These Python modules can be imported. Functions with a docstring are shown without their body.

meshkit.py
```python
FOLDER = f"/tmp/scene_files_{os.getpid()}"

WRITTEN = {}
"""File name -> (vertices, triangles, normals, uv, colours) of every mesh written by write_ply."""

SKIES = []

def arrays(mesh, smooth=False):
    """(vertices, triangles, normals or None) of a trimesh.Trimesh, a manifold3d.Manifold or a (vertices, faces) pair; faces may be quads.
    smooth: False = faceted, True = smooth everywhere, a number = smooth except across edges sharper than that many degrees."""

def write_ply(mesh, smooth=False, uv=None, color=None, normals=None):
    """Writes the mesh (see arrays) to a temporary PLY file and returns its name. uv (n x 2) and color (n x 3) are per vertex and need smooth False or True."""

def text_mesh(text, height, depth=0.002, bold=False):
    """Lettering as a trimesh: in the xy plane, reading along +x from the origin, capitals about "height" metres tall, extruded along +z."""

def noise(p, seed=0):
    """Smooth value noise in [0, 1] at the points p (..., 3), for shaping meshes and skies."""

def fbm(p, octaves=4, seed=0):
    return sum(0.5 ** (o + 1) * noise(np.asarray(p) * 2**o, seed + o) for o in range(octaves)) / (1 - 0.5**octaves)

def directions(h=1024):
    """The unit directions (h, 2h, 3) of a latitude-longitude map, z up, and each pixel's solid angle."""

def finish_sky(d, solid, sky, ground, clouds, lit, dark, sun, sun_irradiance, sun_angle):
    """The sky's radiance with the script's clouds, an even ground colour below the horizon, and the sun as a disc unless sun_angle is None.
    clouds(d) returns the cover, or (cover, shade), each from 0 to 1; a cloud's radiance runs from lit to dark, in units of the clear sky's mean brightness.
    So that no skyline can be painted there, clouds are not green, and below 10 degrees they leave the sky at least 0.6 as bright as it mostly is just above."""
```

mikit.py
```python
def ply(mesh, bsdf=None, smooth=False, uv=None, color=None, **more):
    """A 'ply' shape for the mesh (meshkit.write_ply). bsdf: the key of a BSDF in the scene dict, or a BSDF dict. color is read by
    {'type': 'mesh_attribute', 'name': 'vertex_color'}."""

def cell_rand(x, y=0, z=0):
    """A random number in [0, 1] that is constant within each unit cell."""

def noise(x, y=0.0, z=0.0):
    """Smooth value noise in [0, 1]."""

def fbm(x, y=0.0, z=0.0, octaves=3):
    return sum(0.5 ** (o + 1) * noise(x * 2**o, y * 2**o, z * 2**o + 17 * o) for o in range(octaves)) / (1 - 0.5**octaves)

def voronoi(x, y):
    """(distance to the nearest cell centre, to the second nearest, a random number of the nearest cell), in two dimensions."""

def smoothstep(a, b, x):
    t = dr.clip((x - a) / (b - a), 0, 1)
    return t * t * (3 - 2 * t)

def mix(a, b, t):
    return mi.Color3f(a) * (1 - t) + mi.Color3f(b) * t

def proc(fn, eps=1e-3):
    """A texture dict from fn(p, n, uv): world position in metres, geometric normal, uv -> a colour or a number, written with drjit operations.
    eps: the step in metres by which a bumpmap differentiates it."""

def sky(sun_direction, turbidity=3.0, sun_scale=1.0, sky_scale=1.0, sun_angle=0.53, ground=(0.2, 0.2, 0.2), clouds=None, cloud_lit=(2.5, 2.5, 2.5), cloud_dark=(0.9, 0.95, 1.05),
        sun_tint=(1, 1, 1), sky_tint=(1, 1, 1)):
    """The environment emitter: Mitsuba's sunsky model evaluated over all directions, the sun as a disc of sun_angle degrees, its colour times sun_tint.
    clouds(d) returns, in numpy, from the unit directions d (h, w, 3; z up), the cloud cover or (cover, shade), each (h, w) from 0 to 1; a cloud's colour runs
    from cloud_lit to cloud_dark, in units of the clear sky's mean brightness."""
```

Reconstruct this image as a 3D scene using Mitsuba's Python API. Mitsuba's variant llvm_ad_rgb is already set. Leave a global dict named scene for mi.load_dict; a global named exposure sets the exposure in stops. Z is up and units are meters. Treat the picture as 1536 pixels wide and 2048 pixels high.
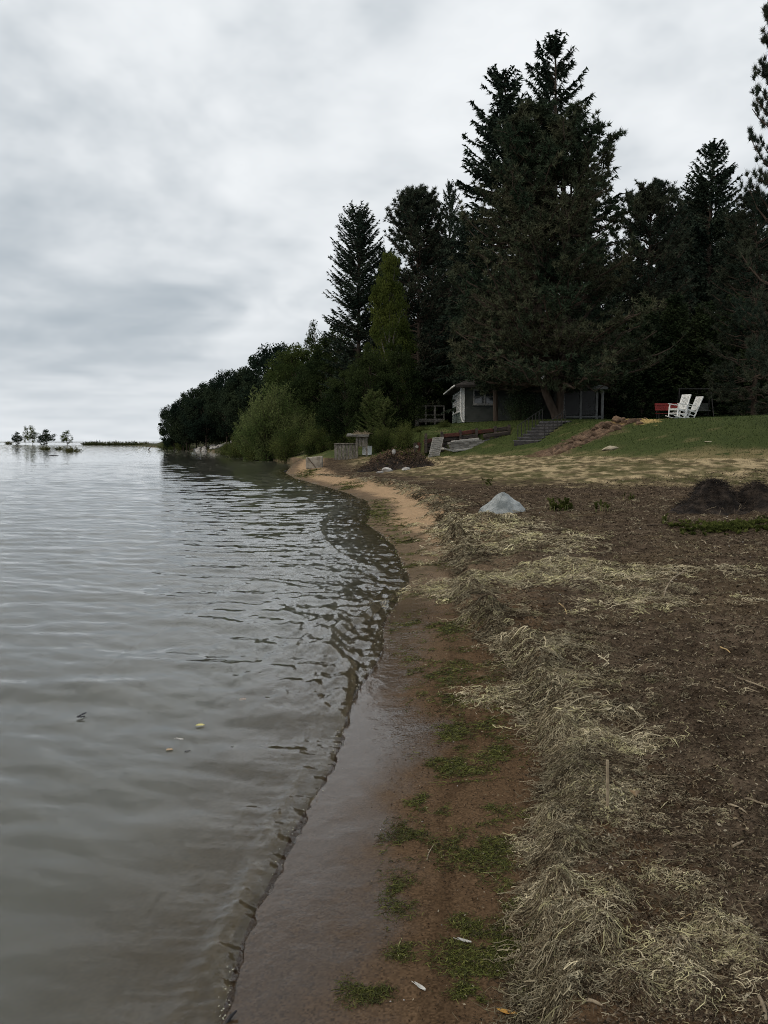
import math
import numpy as np, trimesh, manifold3d, shapely, drjit as dr
import mitsuba as mi, mikit, meshkit
from mikit import noise, fbm, smoothstep, mix, proc
T = mi.ScalarTransform4f
scene, labels = {}, {}

# ------------------------------------------------------------------ camera, sky, exposure
FPX, CX, CY = 1738.0, 768.0, 1024.0          # focal length and centre in pixels of the 1536 x 2048 photograph
PITCH, CAMH = math.atan(139.5 / 1738), 1.6
CAM = np.array([0, 0, CAMH])
fw = np.array([0, math.cos(PITCH), -math.sin(PITCH)])
scene['camera'] = {'type': 'perspective', 'fov': 2 * math.degrees(math.atan(768 / FPX)), 'fov_axis': 'x', 'near_clip': 0.05, 'far_clip': 30000.0,
                   'to_world': T().look_at(origin=CAM.tolist(), target=(CAM + fw).tolist(), up=[0, 0, 1])}
exposure = 3.13


def cloud_fn(d):
    x, y, z = d[..., 0], d[..., 1], np.maximum(d[..., 2], 0)
    k = 1 / (z + 0.10)
    q = np.stack([x * k * 1.0 + 3.1, y * k * 1.25 + 0.7, z * 0 + 1.5], -1)
    w = meshkit.fbm(q * 0.9 + 5, 3, 7) - 0.5
    big = meshkit.fbm(q * 0.75 + w[..., None] * 0.9, 4, 3)
    mid = meshkit.fbm(q * np.array([2.6, 2.3, 1]) + w[..., None] * 2.2, 5, 11)
    az, el = np.degrees(np.arctan2(x, y)), np.degrees(np.arcsin(np.clip(z, 0, 1)))
    bands = meshkit.fbm(np.stack([az / 30, (el + 0.12 * az) / 3.2, el * 0], -1), 4, 21)
    lo = np.clip(1 - el / 16, 0, 1)
    mix_ = (0.5 * big + 0.5 * mid) * (1 - 0.38 * lo) + 0.38 * lo * bands
    # the west (left) carries the thicker cloud, the break lies to the north-east
    puff = meshkit.fbm(np.stack([az / 4.6 + 2.5 * w, el / 2.7 + 2.0 * w, el * 0 + 4], -1), 6, 63) - 0.5
    sh = 1.9 * (mix_ - 0.5) + 1.15 * puff * np.clip(el / 7, 0.25, 1) + 0.40
    sh += 0.26 * np.exp(-((az + 22) / 16) ** 2 - ((el - 8.5) / 6) ** 2)
    sh += 0.14 * np.exp(-((az + 20) / 11) ** 2 - ((el - 17) / 3) ** 2)
    sh -= 0.14 * np.exp(-((az - 6) / 22) ** 2 - ((el - 15) / 6) ** 2)
    sh -= 0.34 * np.exp(-((az + 13) / 8) ** 2 - ((el - 16) / 4.5) ** 2)
    sh -= 0.30 * np.exp(-((az - 3) / 13) ** 2 - ((el - 25) / 4.5) ** 2)
    sh -= 0.12 * np.exp(-((az + 20) / 9) ** 2 - ((el - 25) / 4) ** 2)
    sh -= 0.25 * np.exp(-(el / 1.6) ** 2)
    return np.ones_like(x), 0.5 + 0.5 * np.tanh((sh - 0.5) * 1.5)


scene['sky'] = mikit.sky([-0.55, -0.35, 0.75], turbidity=3, sun_scale=0.1, sun_angle=55, clouds=cloud_fn, ground=(0.12, 0.12, 0.11),
                         cloud_lit=(1.24, 1.275, 1.30), cloud_dark=(0.52, 0.60, 0.67))


# ------------------------------------------------------------------ picture <-> place
def ray(px, py):
    u, v = (np.asarray(px, float) - CX) / FPX, (CY - np.asarray(py, float)) / FPX
    return np.stack([u, math.cos(PITCH) + v * math.sin(PITCH), -math.sin(PITCH) + v * math.cos(PITCH)], -1)


def at(px, py, depth):
    r = ray(px, py)
    return CAM + r * (depth / r[..., 1:2] if r.ndim > 1 else depth / r[1])


def on_plane(px, py, z=0.0):
    r = ray(px, py)
    return (CAM + r * ((z - CAMH) / r[..., 2:3]))


SHORE_PX = np.array([(455, 2048), (478, 1950), (500, 1870), (530, 1800), (565, 1735), (590, 1670), (640, 1590), (672, 1530), (690, 1475), (698, 1430), (712, 1390),
                     (752, 1335), (772, 1290), (768, 1250), (798, 1200), (822, 1160), (803, 1120), (790, 1090), (762, 1068), (735, 1048), (744, 1022), (736, 1003), (690, 984),
                     (640, 970), (592, 957), (572, 946), (585, 937), (600, 931), (560, 923), (510, 917), (470, 911), (432, 905), (380, 899.5), (330, 896), (290, 893), (230, 890.2), (165, 889)])
shore = on_plane(SHORE_PX[:, 0], SHORE_PX[:, 1])[:, :2]
shore = np.vstack([[(-9, -40), (-2.2, -6), (-1.15, -1.2), (-0.78, 0.8)], shore])
far = shore[-1]
land_poly = shapely.Polygon(np.vstack([shore, [(far[0] - 8, far[1] + 30), (far[0] + 300, far[1] + 60), (4000, 3000), (4000, -40)]]))
BASE = np.array([(60, 10), (30, 20), (16, 26), (10.9, 30), (9.2, 34), (7, 39), (5.0, 43), (1.0, 47.3), (-5, 56), (-9, 76), (-18, 112), (-40, 190), (-80, 300), (-110, 420)])
up_poly = shapely.Polygon(np.vstack([BASE, [(0, 1500), (4000, 3000), (4000, 10)]]))


def seg_dist(x, y, line):
    """(distance, position along the line in metres) of points to a polyline."""
    best, al, run = np.full(x.shape, 1e9), np.zeros(x.shape), 0.0
    for a, b in zip(line[:-1], line[1:]):
        ab = b - a
        L = math.hypot(*ab)
        t = np.clip(((x - a[0]) * ab[0] + (y - a[1]) * ab[1]) / (L * L), 0, 1)
        d = np.hypot(x - a[0] - t * ab[0], y - a[1] - t * ab[1])
        m = d < best
        best, al = np.where(m, d, best), np.where(m, run + t * L, al)
        run += L
    return best, al


def rounded(line, n=2):
    for _ in range(n):
        a, b = line[:-1], line[1:]
        line = np.vstack([line[:1], np.stack([0.75 * a + 0.25 * b, 0.25 * a + 0.75 * b], 1).reshape(-1, 2), line[-1:]])
    return line


def shore_dist(x, y):
    d, _ = seg_dist(x, y, shore)
    return np.where(shapely.contains_xy(land_poly, x, y), d, -d)


def base_dist(x, y):
    d, _ = seg_dist(x, y, BASE)
    return np.where(shapely.contains_xy(up_poly, x, y), d, -d)


def sst(a, b, x):
    t = np.clip((x - a) / (b - a), 0, 1)
    return t * t * (3 - 2 * t)


def nz(x, y, f, seed=0, octaves=3):
    return meshkit.fbm(np.stack([x * f, y * f, np.zeros_like(x)], -1), octaves, seed) - 0.5


def height0(x, y):
    s = shore_dist(x, y)
    land = np.where(s < 2, 0.085 * s, np.where(s < 12, 0.17 + 0.042 * (s - 2), 0.59 + 0.012 * (np.minimum(s, 40) - 12)))
    bed = np.maximum(-0.11 * -s, -0.25 - 0.03 * (-s - 2.3))
    z = np.where(s > 0, land, np.maximum(np.where(s > -2.3, 0.11 * s, bed), -2.2))
    db = base_dist(x, y)
    z = z + np.where(s > 0, (1.93 - 0.20 * sst(9, 14, x)) * sst(-1.0, 8.0, db) + 0.35 * sst(-8, 0, db) * sst(10, 22, y), 0)
    return z, s, db


# the wrack line: dried weed left by the waves, a low bank with a steep side to the lake
WRACK_PX = np.array([(1090, 2110), (1085, 2000), (1095, 1900), (1082, 1790), (1100, 1690), (1115, 1600), (1120, 1520), (1095, 1430), (1085, 1380), (1040, 1330), (985, 1265),
                     (935, 1215), (925, 1160), (915, 1110), (900, 1075), (890, 1045), (865, 1012), (820, 985), (760, 965), (690, 955), (640, 950)])


def march(px, py, hf):
    r = ray(px, py)
    ts = np.exp(np.linspace(math.log(1.2), math.log(700), 2600))
    p = CAM + r * ts[:, None]
    below = np.nonzero(p[:, 2] < hf(p[:, 0], p[:, 1]))[0]
    return p[below[0]] if len(below) else p[-1]


wrack = np.array([march(a, b, lambda x, y: height0(x, y)[0])[:2] for a, b in WRACK_PX])
wrack = np.vstack([wrack[0] + (wrack[0] - wrack[2]) * 2.5, wrack])
wrack_poly = shapely.Polygon(np.vstack([wrack, [(-3, 60), (60, 60), (60, -10), (wrack[0][0], -10)]]))


def wrack_dist(x, y):
    d, al = seg_dist(x, y, wrack)
    return np.where(shapely.contains_xy(wrack_poly, x, y), d, -d), al


def height(x, y, full=False):
    x, y = np.asarray(x, float), np.asarray(y, float)
    z, s, db = height0(x, y)
    near = y < 70
    w, al = np.full(x.shape, 9.0), np.zeros(x.shape)
    if near.any():
        w[near], al[near] = wrack_dist(x[near], y[near])
    lump = 0.55 + 1.5 * np.clip(nz(x, y, 1.7, 5, 3) + 0.12, 0, 1) + 0.5 * nz(x, y, 6, 6, 2)
    wob = w + 0.22 * nz(x, y, 2.6, 8, 3)
    ridge = sst(-0.10, 0.10, wob) * (0.35 + 0.65 * np.exp(-np.maximum(wob, 0) / 0.55)) * lump
    z = z + np.where(near, 0.115 * ridge * (1 - sst(24, 40, y)) * (1 - 0.75 * sst(1.5, 3, w)), 0)
    rough = sst(0.2, 0.7, wob)
    z = z + rough * near * (0.075 * nz(x, y, 1.1, 2, 3) + 0.045 * nz(x, y, 5.0, 3, 3) + 0.02 * nz(x, y, 17, 4, 2)) * (1 - 0.7 * sst(1, 4, db))
    z = z + 0.012 * nz(x, y, 2.2, 12, 2) * sst(0.15, 0.8, s) * (s > 0)
    for mx, my, mr, mh in MOUNDS:
        q = ((x - mx) / mr) ** 2 + ((y - my) / (1.25 * mr)) ** 2
        m = q < 1
        if m.any():
            z[m] += mh * (1 - q[m]) ** 1.3 * (1 + 0.5 * nz(x[m], y[m], 1.3 / mr, 17, 2))
    # the washed-out gully in the bank
    if near.any():
        g, _ = seg_dist(x, y, GULLY) if len(GULLY) else (np.full(x.shape, 9.0), 0)
        z = z - 0.30 * np.exp(-(g / 0.55) ** 2) * (0.7 + 0.9 * nz(x, y, 2.5, 31, 2)) + 0.10 * np.exp(-((g - 1.0) / 0.3) ** 2)
        lat = (x - WALL_A[0]) / (WALL_B[0] - WALL_A[0])
        beh = y - (WALL_A[1] + lat * (WALL_B[1] - WALL_A[1]))
        inn = (lat > -0.01) & (lat < 1.01) & (beh > -1.5)
        zt = WALL_A[2] + lat * (WALL_B[2] - WALL_A[2])
        z = np.where(inn & (beh > 0.09), np.maximum(z, np.minimum(zt - 0.05 + 0.09 * np.minimum(beh, 6), 2.85)), np.where(inn, np.minimum(z, zt - 0.95 + 0.5 * np.maximum(lat, 0)), z))
    return (z, s, db, wob) if full else z


def spot(px, py, d):
    r = at(px, py, d)
    return np.array([r[0], d, r[2]])


WALL_A, WALL_B = spot(848, 871, 46.6), spot(1020, 853, 48.4)      # ends of the retaining wall, at its top
GULLY, MOUNDS = [], []
h1 = lambda x, y: float(height(np.array([x]), np.array([y]))[0])
gp = lambda px, py: march(px, py, height)
GULLY = np.array([gp(a, b)[:2] for a, b in [(1090, 912), (1130, 897), (1170, 880), (1205, 862), (1245, 847)]])
for a, b, r_, mh in ((1110, 1465, 42, .085), (1092, 1395, 34, .065), (1085, 1320, 40, .05), (1035, 1285, 44, .07), (962, 1232, 46, .13), (935, 1185, 34, .08), (906, 1075, 24, .17), (872, 1036, 26, .13), (858, 1010, 26, .11), (918, 1112, 34, .08), (1135, 1560, 40, .045), (1190, 1485, 60, .035),
                    (1185, 1590, 60, .035), (1100, 1640, 28, .055), (1135, 1690, 38, .045), (1112, 1775, 32, .045), (1092, 1860, 34, .05), (1100, 1935, 34, .045), (1125, 2015, 40, .045), (1222, 1780, 38, .035), (1204, 1870, 40, .045), (1262, 1985, 48, .042), (1425, 1850, 42, .035), (1345, 1905, 60, .028),
                    (1505, 1900, 40, .026), (1160, 1840, 34, .026), (1385, 1985, 60, .022), (1000, 1075, 40, .07), (960, 1045, 36, .10), (1060, 1150, 50, .07), (1130, 1140, 60, .08), (1210, 1145, 60, .06), (1180, 1175, 50, .05), (820, 985, 24, .12), (780, 968, 20, .12), (740, 962, 18, .12), (1290, 1195, 60, .05), (1340, 1180, 50, .05), (1012, 1042, 40, .07), (975, 1034, 26, .05)):
    c_ = gp(a, b)
    MOUNDS.append((c_[0], c_[1], 1.15 * r_ * c_[1] / FPX, mh))
hv = lambda p: np.column_stack([p[:, 0], p[:, 1], height(p[:, 0], p[:, 1])])


# ------------------------------------------------------------------ helpers
def tag(key, label=None, cat=None, group=None, kind=None):
    labels[key] = {k: v for k, v in (('label', label), ('category', cat), ('group', group), ('kind', kind)) if v}


COUNT = {}


def numbered(name):
    n = COUNT.get(name, 0)
    COUNT[name] = n + 1
    return name if n == 0 else f'{name}_{n:03d}'


def put(key, mesh, bsdf, smooth=False, **kw):
    scene[key] = mikit.ply(mesh, bsdf, smooth, **kw)
    return key


def part(parent, name, mesh, bsdf, smooth=False, **kw):
    return put(f'{parent}__' + numbered(f'{parent}__{name}')[len(parent) + 2:], mesh, bsdf, smooth, **kw)


def join(parts):
    vs, fs, n = [], [], 0
    for v, f in parts:
        vs.append(v); fs.append(np.asarray(f) + n); n += len(v)
    return np.vstack(vs), np.vstack(fs)


def box(c, size, rz=0.0, rx=0.0, ry=0.0, bevel=0.0):
    m = trimesh.creation.box(size)
    if bevel:
        b = bevel
        sx, sy, sz = (max(q / 2 - b, 1e-4) for q in size)
        pts = [(x * (sx + (b if a == 0 else 0)), y * (sy + (b if a == 1 else 0)), z * (sz + (b if a == 2 else 0))) for x in (-1, 1) for y in (-1, 1) for z in (-1, 1) for a in range(3)]
        m = trimesh.convex.convex_hull(np.array(pts))
    M = trimesh.transformations.euler_matrix(rx, ry, rz, 'sxyz')
    M[:3, 3] = c
    m.apply_transform(M)
    return np.array(m.vertices), np.array(m.faces)


def beam(a, b, w, h, up=(0, 0, 1)):
    """A squared bar from a to b."""
    a, b = np.asarray(a, float), np.asarray(b, float)
    t = b - a
    L = np.linalg.norm(t); t = t / L
    s = np.cross(t, up)
    if np.linalg.norm(s) < 1e-3:
        s = np.cross(t, (0, 1, 0))
    s /= np.linalg.norm(s)
    n = np.cross(s, t)
    v, f = box((0, 0, 0), (L, w, h), bevel=min(w, h) * 0.12)
    return (a + b) / 2 + v[:, :1] * t + v[:, 1:2] * s + v[:, 2:] * n, f


def tubes(P, R, sides=4, cap=True):
    """N tubes through K points each: P (N,K,3), R (N,K)."""
    P, R = np.asarray(P, float), np.asarray(R, float)
    N, K = P.shape[:2]
    t = np.gradient(P, axis=1)
    t /= np.linalg.norm(t, axis=2, keepdims=True) + 1e-12
    ref = np.where(np.abs(t[:, :1, 2:]) > 0.85, [[[1.0, 0.1, 0]]], [[[0, 0.1, 1.0]]])
    a = np.cross(t, np.broadcast_to(ref, t.shape)); a /= np.linalg.norm(a, axis=2, keepdims=True) + 1e-12
    b = np.cross(t, a)
    ph = np.arange(sides) * 2 * np.pi / sides
    V = P[:, :, None] + R[:, :, None, None] * (a[:, :, None] * np.cos(ph)[:, None] + b[:, :, None] * np.sin(ph)[:, None])
    i = np.arange(N)[:, None, None] * K * sides + np.arange(K - 1)[:, None] * sides
    j, k = np.arange(sides), (np.arange(sides) + 1) % sides
    F = np.concatenate([np.stack([i + j, i + k, i + k + sides], -1), np.stack([i + j, i + k + sides, i + j + sides], -1)], 2).reshape(-1, 3)
    if cap:
        tri = np.array([(0, q + 1, q) for q in range(1, sides - 1)])
        c0 = (np.arange(N) * K * sides)[:, None, None]
        F = np.vstack([F, (c0 + tri).reshape(-1, 3), (c0 + (K - 1) * sides + tri[:, ::-1]).reshape(-1, 3)])
    return V.reshape(-1, 3), F


def tube(P, R, sides=8):
    P = np.asarray(P, float)
    return tubes(P[None], np.broadcast_to(R, len(P))[None], sides)


def ribbons(P, W, side):
    """N flat strands: P (N,K,3), width W (N,K), side (N,3) direction of the width."""
    N, K = P.shape[:2]
    off = side[:, None] * W[..., None] * 0.5
    V = np.stack([P - off, P + off], 2).reshape(-1, 3)
    i = (np.arange(N)[:, None] * K + np.arange(K - 1)) * 2
    F = np.concatenate([np.stack([i, i + 1, i + 3], -1), np.stack([i, i + 3, i + 2], -1)], 1).reshape(-1, 3)
    return V, F


def tri_soup(base, d, w):
    """Triangles with foot base -/+ w and tip base + d."""
    V = np.stack([base - w, base + w, base + d], 1).reshape(-1, 3)
    return V, np.arange(len(V)).reshape(-1, 3)


def unit(v):
    return v / (np.linalg.norm(v, axis=-1, keepdims=True) + 1e-12)


def rock(seed, sub=3, rough=0.35, flat=1.0):
    m = trimesh.creation.icosphere(subdivisions=sub)
    v = np.array(m.vertices)
    n1 = meshkit.fbm(v * 1.3 + seed * 7.3, 3, seed) - 0.5
    v = v * (1 + rough * 2 * n1)[:, None]
    rng = np.random.default_rng(seed)
    for _ in range(7):                        # flats, as broken stone has
        q = unit(rng.normal(size=3)); c = 0.62 + 0.25 * rng.random()
        e = v @ q - c
        v = v - np.maximum(e, 0)[:, None] * q * 0.85
    v = v * (1 + 0.05 * (meshkit.fbm(v * 6 + seed, 3, seed + 1) - 0.5))[:, None]
    v[:, 2] *= flat
    return v, np.array(m.faces)


# ------------------------------------------------------------------ materials
def principled(key, color, rough=0.7, spec=0.3, bump=None, bump_scale=1.0, two=True, **kw):
    b = {'type': 'principled', 'base_color': color if isinstance(color, dict) else {'type': 'rgb', 'value': list(color)},
         'roughness': rough if isinstance(rough, dict) else float(rough), 'specular': float(spec), **kw}
    if bump is not None:
        b = {'type': 'bumpmap', 'arbitrary': bump, 'scale': float(bump_scale), 'bsdf': b}
    scene[key] = {'type': 'twosided', 'bsdf': b} if two else b


VC = {'type': 'mesh_attribute', 'name': 'vertex_color'}


def gully_dist(p):
    d = mi.Float(99.0)
    for a, b in zip(GULLY[:-1], GULLY[1:]):
        ab = b - a
        t = dr.clip(((p.x - a[0]) * ab[0] + (p.y - a[1]) * ab[1]) / float(ab @ ab), 0, 1)
        d = dr.minimum(d, dr.sqrt(dr.square(p.x - a[0] - t * ab[0]) + dr.square(p.y - a[1] - t * ab[1])))
    return d


def earth(p, c):
    """Bare earth along the washed-out gully and yellow sand at its head."""
    n = fbm(p.x * 2.1, p.y * 2.1, 6.0, 4)
    soil = mix((0.050, 0.033, 0.023), (0.150, 0.100, 0.066), fbm(p.x * 7, p.y * 7, p.z * 7, 3))
    c = mix(c, soil, smoothstep(1.25, 0.55, gully_dist(p) + (n - 0.5) * 1.3))
    head = GULLY[-1] + [0.9, 0.5]
    hd = dr.sqrt(dr.square((p.x - head[0]) / 1.0) + dr.square((p.y - head[1]) / 2.4))
    return mix(c, mix((0.30, 0.21, 0.08), (0.46, 0.34, 0.15), n), 0.85 * smoothstep(1.2, 0.5, hd + (n - 0.5) * 1.6))


def beach_color(p, n, uv):
    s, db = uv.x, uv.y
    n1, n2 = fbm(p.x * 1.3, p.y * 1.3, 0.0, 4), fbm(p.x * 9, p.y * 9, 3.0, 3)
    grain = noise(p.x * 160, p.y * 160, p.z * 160)
    s2 = s + (n1 - 0.5) * 0.5 + (n2 - 0.5) * 0.22
    s3 = s2 * (1 + 1.6 * smoothstep(9.0, 14.0, p.y))
    wet = mix((0.070, 0.044, 0.025), (0.112, 0.074, 0.045), n1) * (0.5 + 1.0 * grain) * (0.52 + 0.48 * smoothstep(0.15, 0.6, s3)) * (1 - 0.22 * smoothstep(0.75, 1.0, dr.sin(s * 16 + 7 * n1 + 2.5 * n2)) * smoothstep(0.25, 0.5, s))
    wet = mix(wet, mix((0.13, 0.095, 0.064), (0.20, 0.150, 0.104), n2) * (0.8 + 0.4 * grain), 0.85 * smoothstep(5.5, 12.0, p.y + (n1 - 0.5) * 3))
    tan = mix((0.30, 0.205, 0.125), (0.40, 0.285, 0.18), n2) * (0.85 + 0.3 * grain)
    mulch = mix((0.036, 0.027, 0.0195), (0.106, 0.080, 0.057), smoothstep(0.25, 0.75, n2 * 0.7 + grain * 0.3))
    mulch = mix(mulch, (0.115, 0.085, 0.05), 0.35 * smoothstep(0.5, 0.72, n1))
    far = smoothstep(10.5, 15.0, p.y)
    c = mix(wet, tan, smoothstep(0.30, 0.75, s2) * far)
    m0 = mix((1.0, 0, 0), (1.55, 0, 0), far)[0]
    c = mix(c, mulch, smoothstep(m0, m0 + 0.5, s2 + (n2 - 0.5) * 0.6))
    straw = mix((0.110, 0.090, 0.052), (0.38, 0.305, 0.185), smoothstep(0.30, 0.72, fbm(p.x * 4.5, p.y * 2.0, 9.0, 5)))
    straw = mix(straw, (0.055, 0.060, 0.024), 0.7 * smoothstep(0.45, 0.66, fbm(p.x * 2.0 + 4, p.y * 1.1, 2.0, 6)))
    c = mix(c, straw, smoothstep(-8.6, -5.6, db + (n1 - 0.5) * 4.0 + (n2 - 0.5) * 2.5) * smoothstep(2.5, 4.5, s) * 0.95)
    return earth(p, c)


def beach_rough(p, n, uv):
    s = uv.x + (fbm(p.x * 1.3, p.y * 1.3, 0.0, 4) - 0.5) * 0.5
    return 0.12 + 0.5 * smoothstep(0.2, 0.9, s)


def beach_bump(p, n, uv):
    s = uv.x
    k = smoothstep(0.15, 0.9, s)
    return (0.22 + 0.78 * k) * 0.0020 * noise(p.x * 110, p.y * 110, 0.0) + (1 - k) * 0.003 * fbm(p.x * 14, p.y * 14, 2.0, 3) + k * 0.014 * fbm(p.x * 22, p.y * 22, 1.0, 3) * smoothstep(1.0, 1.6, s)


_col, _bmp = proc(beach_color), proc(beach_bump, 2e-3)
scene['m_beach'] = {'type': 'twosided', 'bsdf': {'type': 'bumpmap', 'arbitrary': _bmp, 'scale': 1.0, 'bsdf': {
    'type': 'blendbsdf', 'weight': proc(lambda p, n, uv: smoothstep(0.10, 0.58, (uv.x + (fbm(p.x * 1.3, p.y * 1.3, 0.0, 4) - 0.5) * 0.5 + (fbm(p.x * 9, p.y * 9, 3.0, 3) - 0.5) * 0.22) * (1 + 1.6 * smoothstep(9.0, 14.0, p.y)))),
    'wet': {'type': 'principled', 'base_color': _col, 'roughness': proc(beach_rough), 'specular': 0.35}, 'dry': {'type': 'diffuse', 'reflectance': _col}}}}


def bed_color(p, n, uv):
    s = uv.x
    n1 = fbm(p.x * 1.1, p.y * 1.1, 0.0, 3)
    sand = mix((0.075, 0.062, 0.040), (0.105, 0.086, 0.056), n1) * (0.8 + 0.4 * noise(p.x * 90, p.y * 90, 0.0))
    silt = mix((0.118, 0.120, 0.102), (0.155, 0.157, 0.134), n1)
    return mix(sand, silt, smoothstep(0.1, 1.0, -s + (n1 - 0.5) * 0.4))


principled('m_bed', proc(bed_color), 0.9, 0.0)


def lawn_color(p, n, uv):
    n1, n2 = fbm(p.x * 0.35, p.y * 0.35, 1.0, 4), fbm(p.x * 3.5, p.y * 3.5, 5.0, 3)
    g = mix((0.023, 0.034, 0.010), (0.047, 0.060, 0.018), n1 * 0.6 + n2 * 0.4)
    dry = mix((0.085, 0.075, 0.032), (0.20, 0.155, 0.085), n2)
    e = smoothstep(1.8, -0.3, uv.y + (n1 - 0.5) * 4.5) * 0.9
    c = mix(g, dry, dr.maximum(e * smoothstep(0.25, 0.6, n2 + 0.15), 0.3 * smoothstep(0.60, 0.78, fbm(p.x * 0.9, p.y * 0.9, 8.0, 4))))
    return earth(p, c) * (0.8 + 0.4 * noise(p.x * 30, p.y * 30, p.z * 30))


principled('m_lawn', proc(lawn_color), 0.9, 0.1)
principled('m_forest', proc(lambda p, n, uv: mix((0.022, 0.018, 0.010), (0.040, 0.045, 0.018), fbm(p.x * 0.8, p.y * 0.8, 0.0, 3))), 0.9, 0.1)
scene['m_water'] = {'type': 'dielectric', 'int_ior': 1.333, 'ext_ior': 1.0}


def leafy(key, a, b, scale=0.9, trans=0.0, rough=0.8, spec=0.06, seed=0.0):
    tex = proc(lambda p, n, uv: mix(a, b, smoothstep(0.3, 0.7, fbm(p.x * scale + seed, p.y * scale, p.z * scale, 3))) * (0.8 + 0.4 * noise(p.x * 9, p.y * 9, p.z * 9)))
    if trans:
        scene[key] = {'type': 'principledthin', 'base_color': tex, 'roughness': float(rough), 'diff_trans': float(trans), 'spec_reflect_weight' if False else 'eta': 1.3}
    else:
        principled(key, tex, rough, spec)


leafy('m_spruce', (0.020, 0.034, 0.025), (0.046, 0.064, 0.044), 0.8)
leafy('m_pine', (0.030, 0.048, 0.029), (0.078, 0.083, 0.050), 0.55, seed=4.0)
leafy('m_pine_far', (0.024, 0.038, 0.028), (0.056, 0.066, 0.044), 0.6, seed=2.0)
leafy('m_cedar', (0.024, 0.040, 0.020), (0.056, 0.078, 0.036), 0.7)
leafy('m_oak', (0.016, 0.027, 0.019), (0.036, 0.050, 0.028), 0.25, trans=0.3)
leafy('m_maple', (0.018, 0.029, 0.013), (0.040, 0.055, 0.021), 0.3, trans=0.4)
leafy('m_light_maple', (0.036, 0.054, 0.018), (0.072, 0.094, 0.030), 0.3, trans=0.6)
leafy('m_yellow_green', (0.046, 0.068, 0.018), (0.096, 0.116, 0.030), 0.5, trans=0.8)
leafy('m_willow', (0.070, 0.100, 0.034), (0.150, 0.180, 0.070), 0.6, trans=0.8)
leafy('m_shrub', (0.045, 0.065, 0.020), (0.105, 0.125, 0.040), 0.9, trans=0.7)
leafy('m_marsh', (0.050, 0.062, 0.024), (0.110, 0.110, 0.045), 0.2, trans=0.4)
leafy('m_weed', (0.034, 0.044, 0.012), (0.088, 0.102, 0.030), 4.0, trans=0.6)
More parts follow.
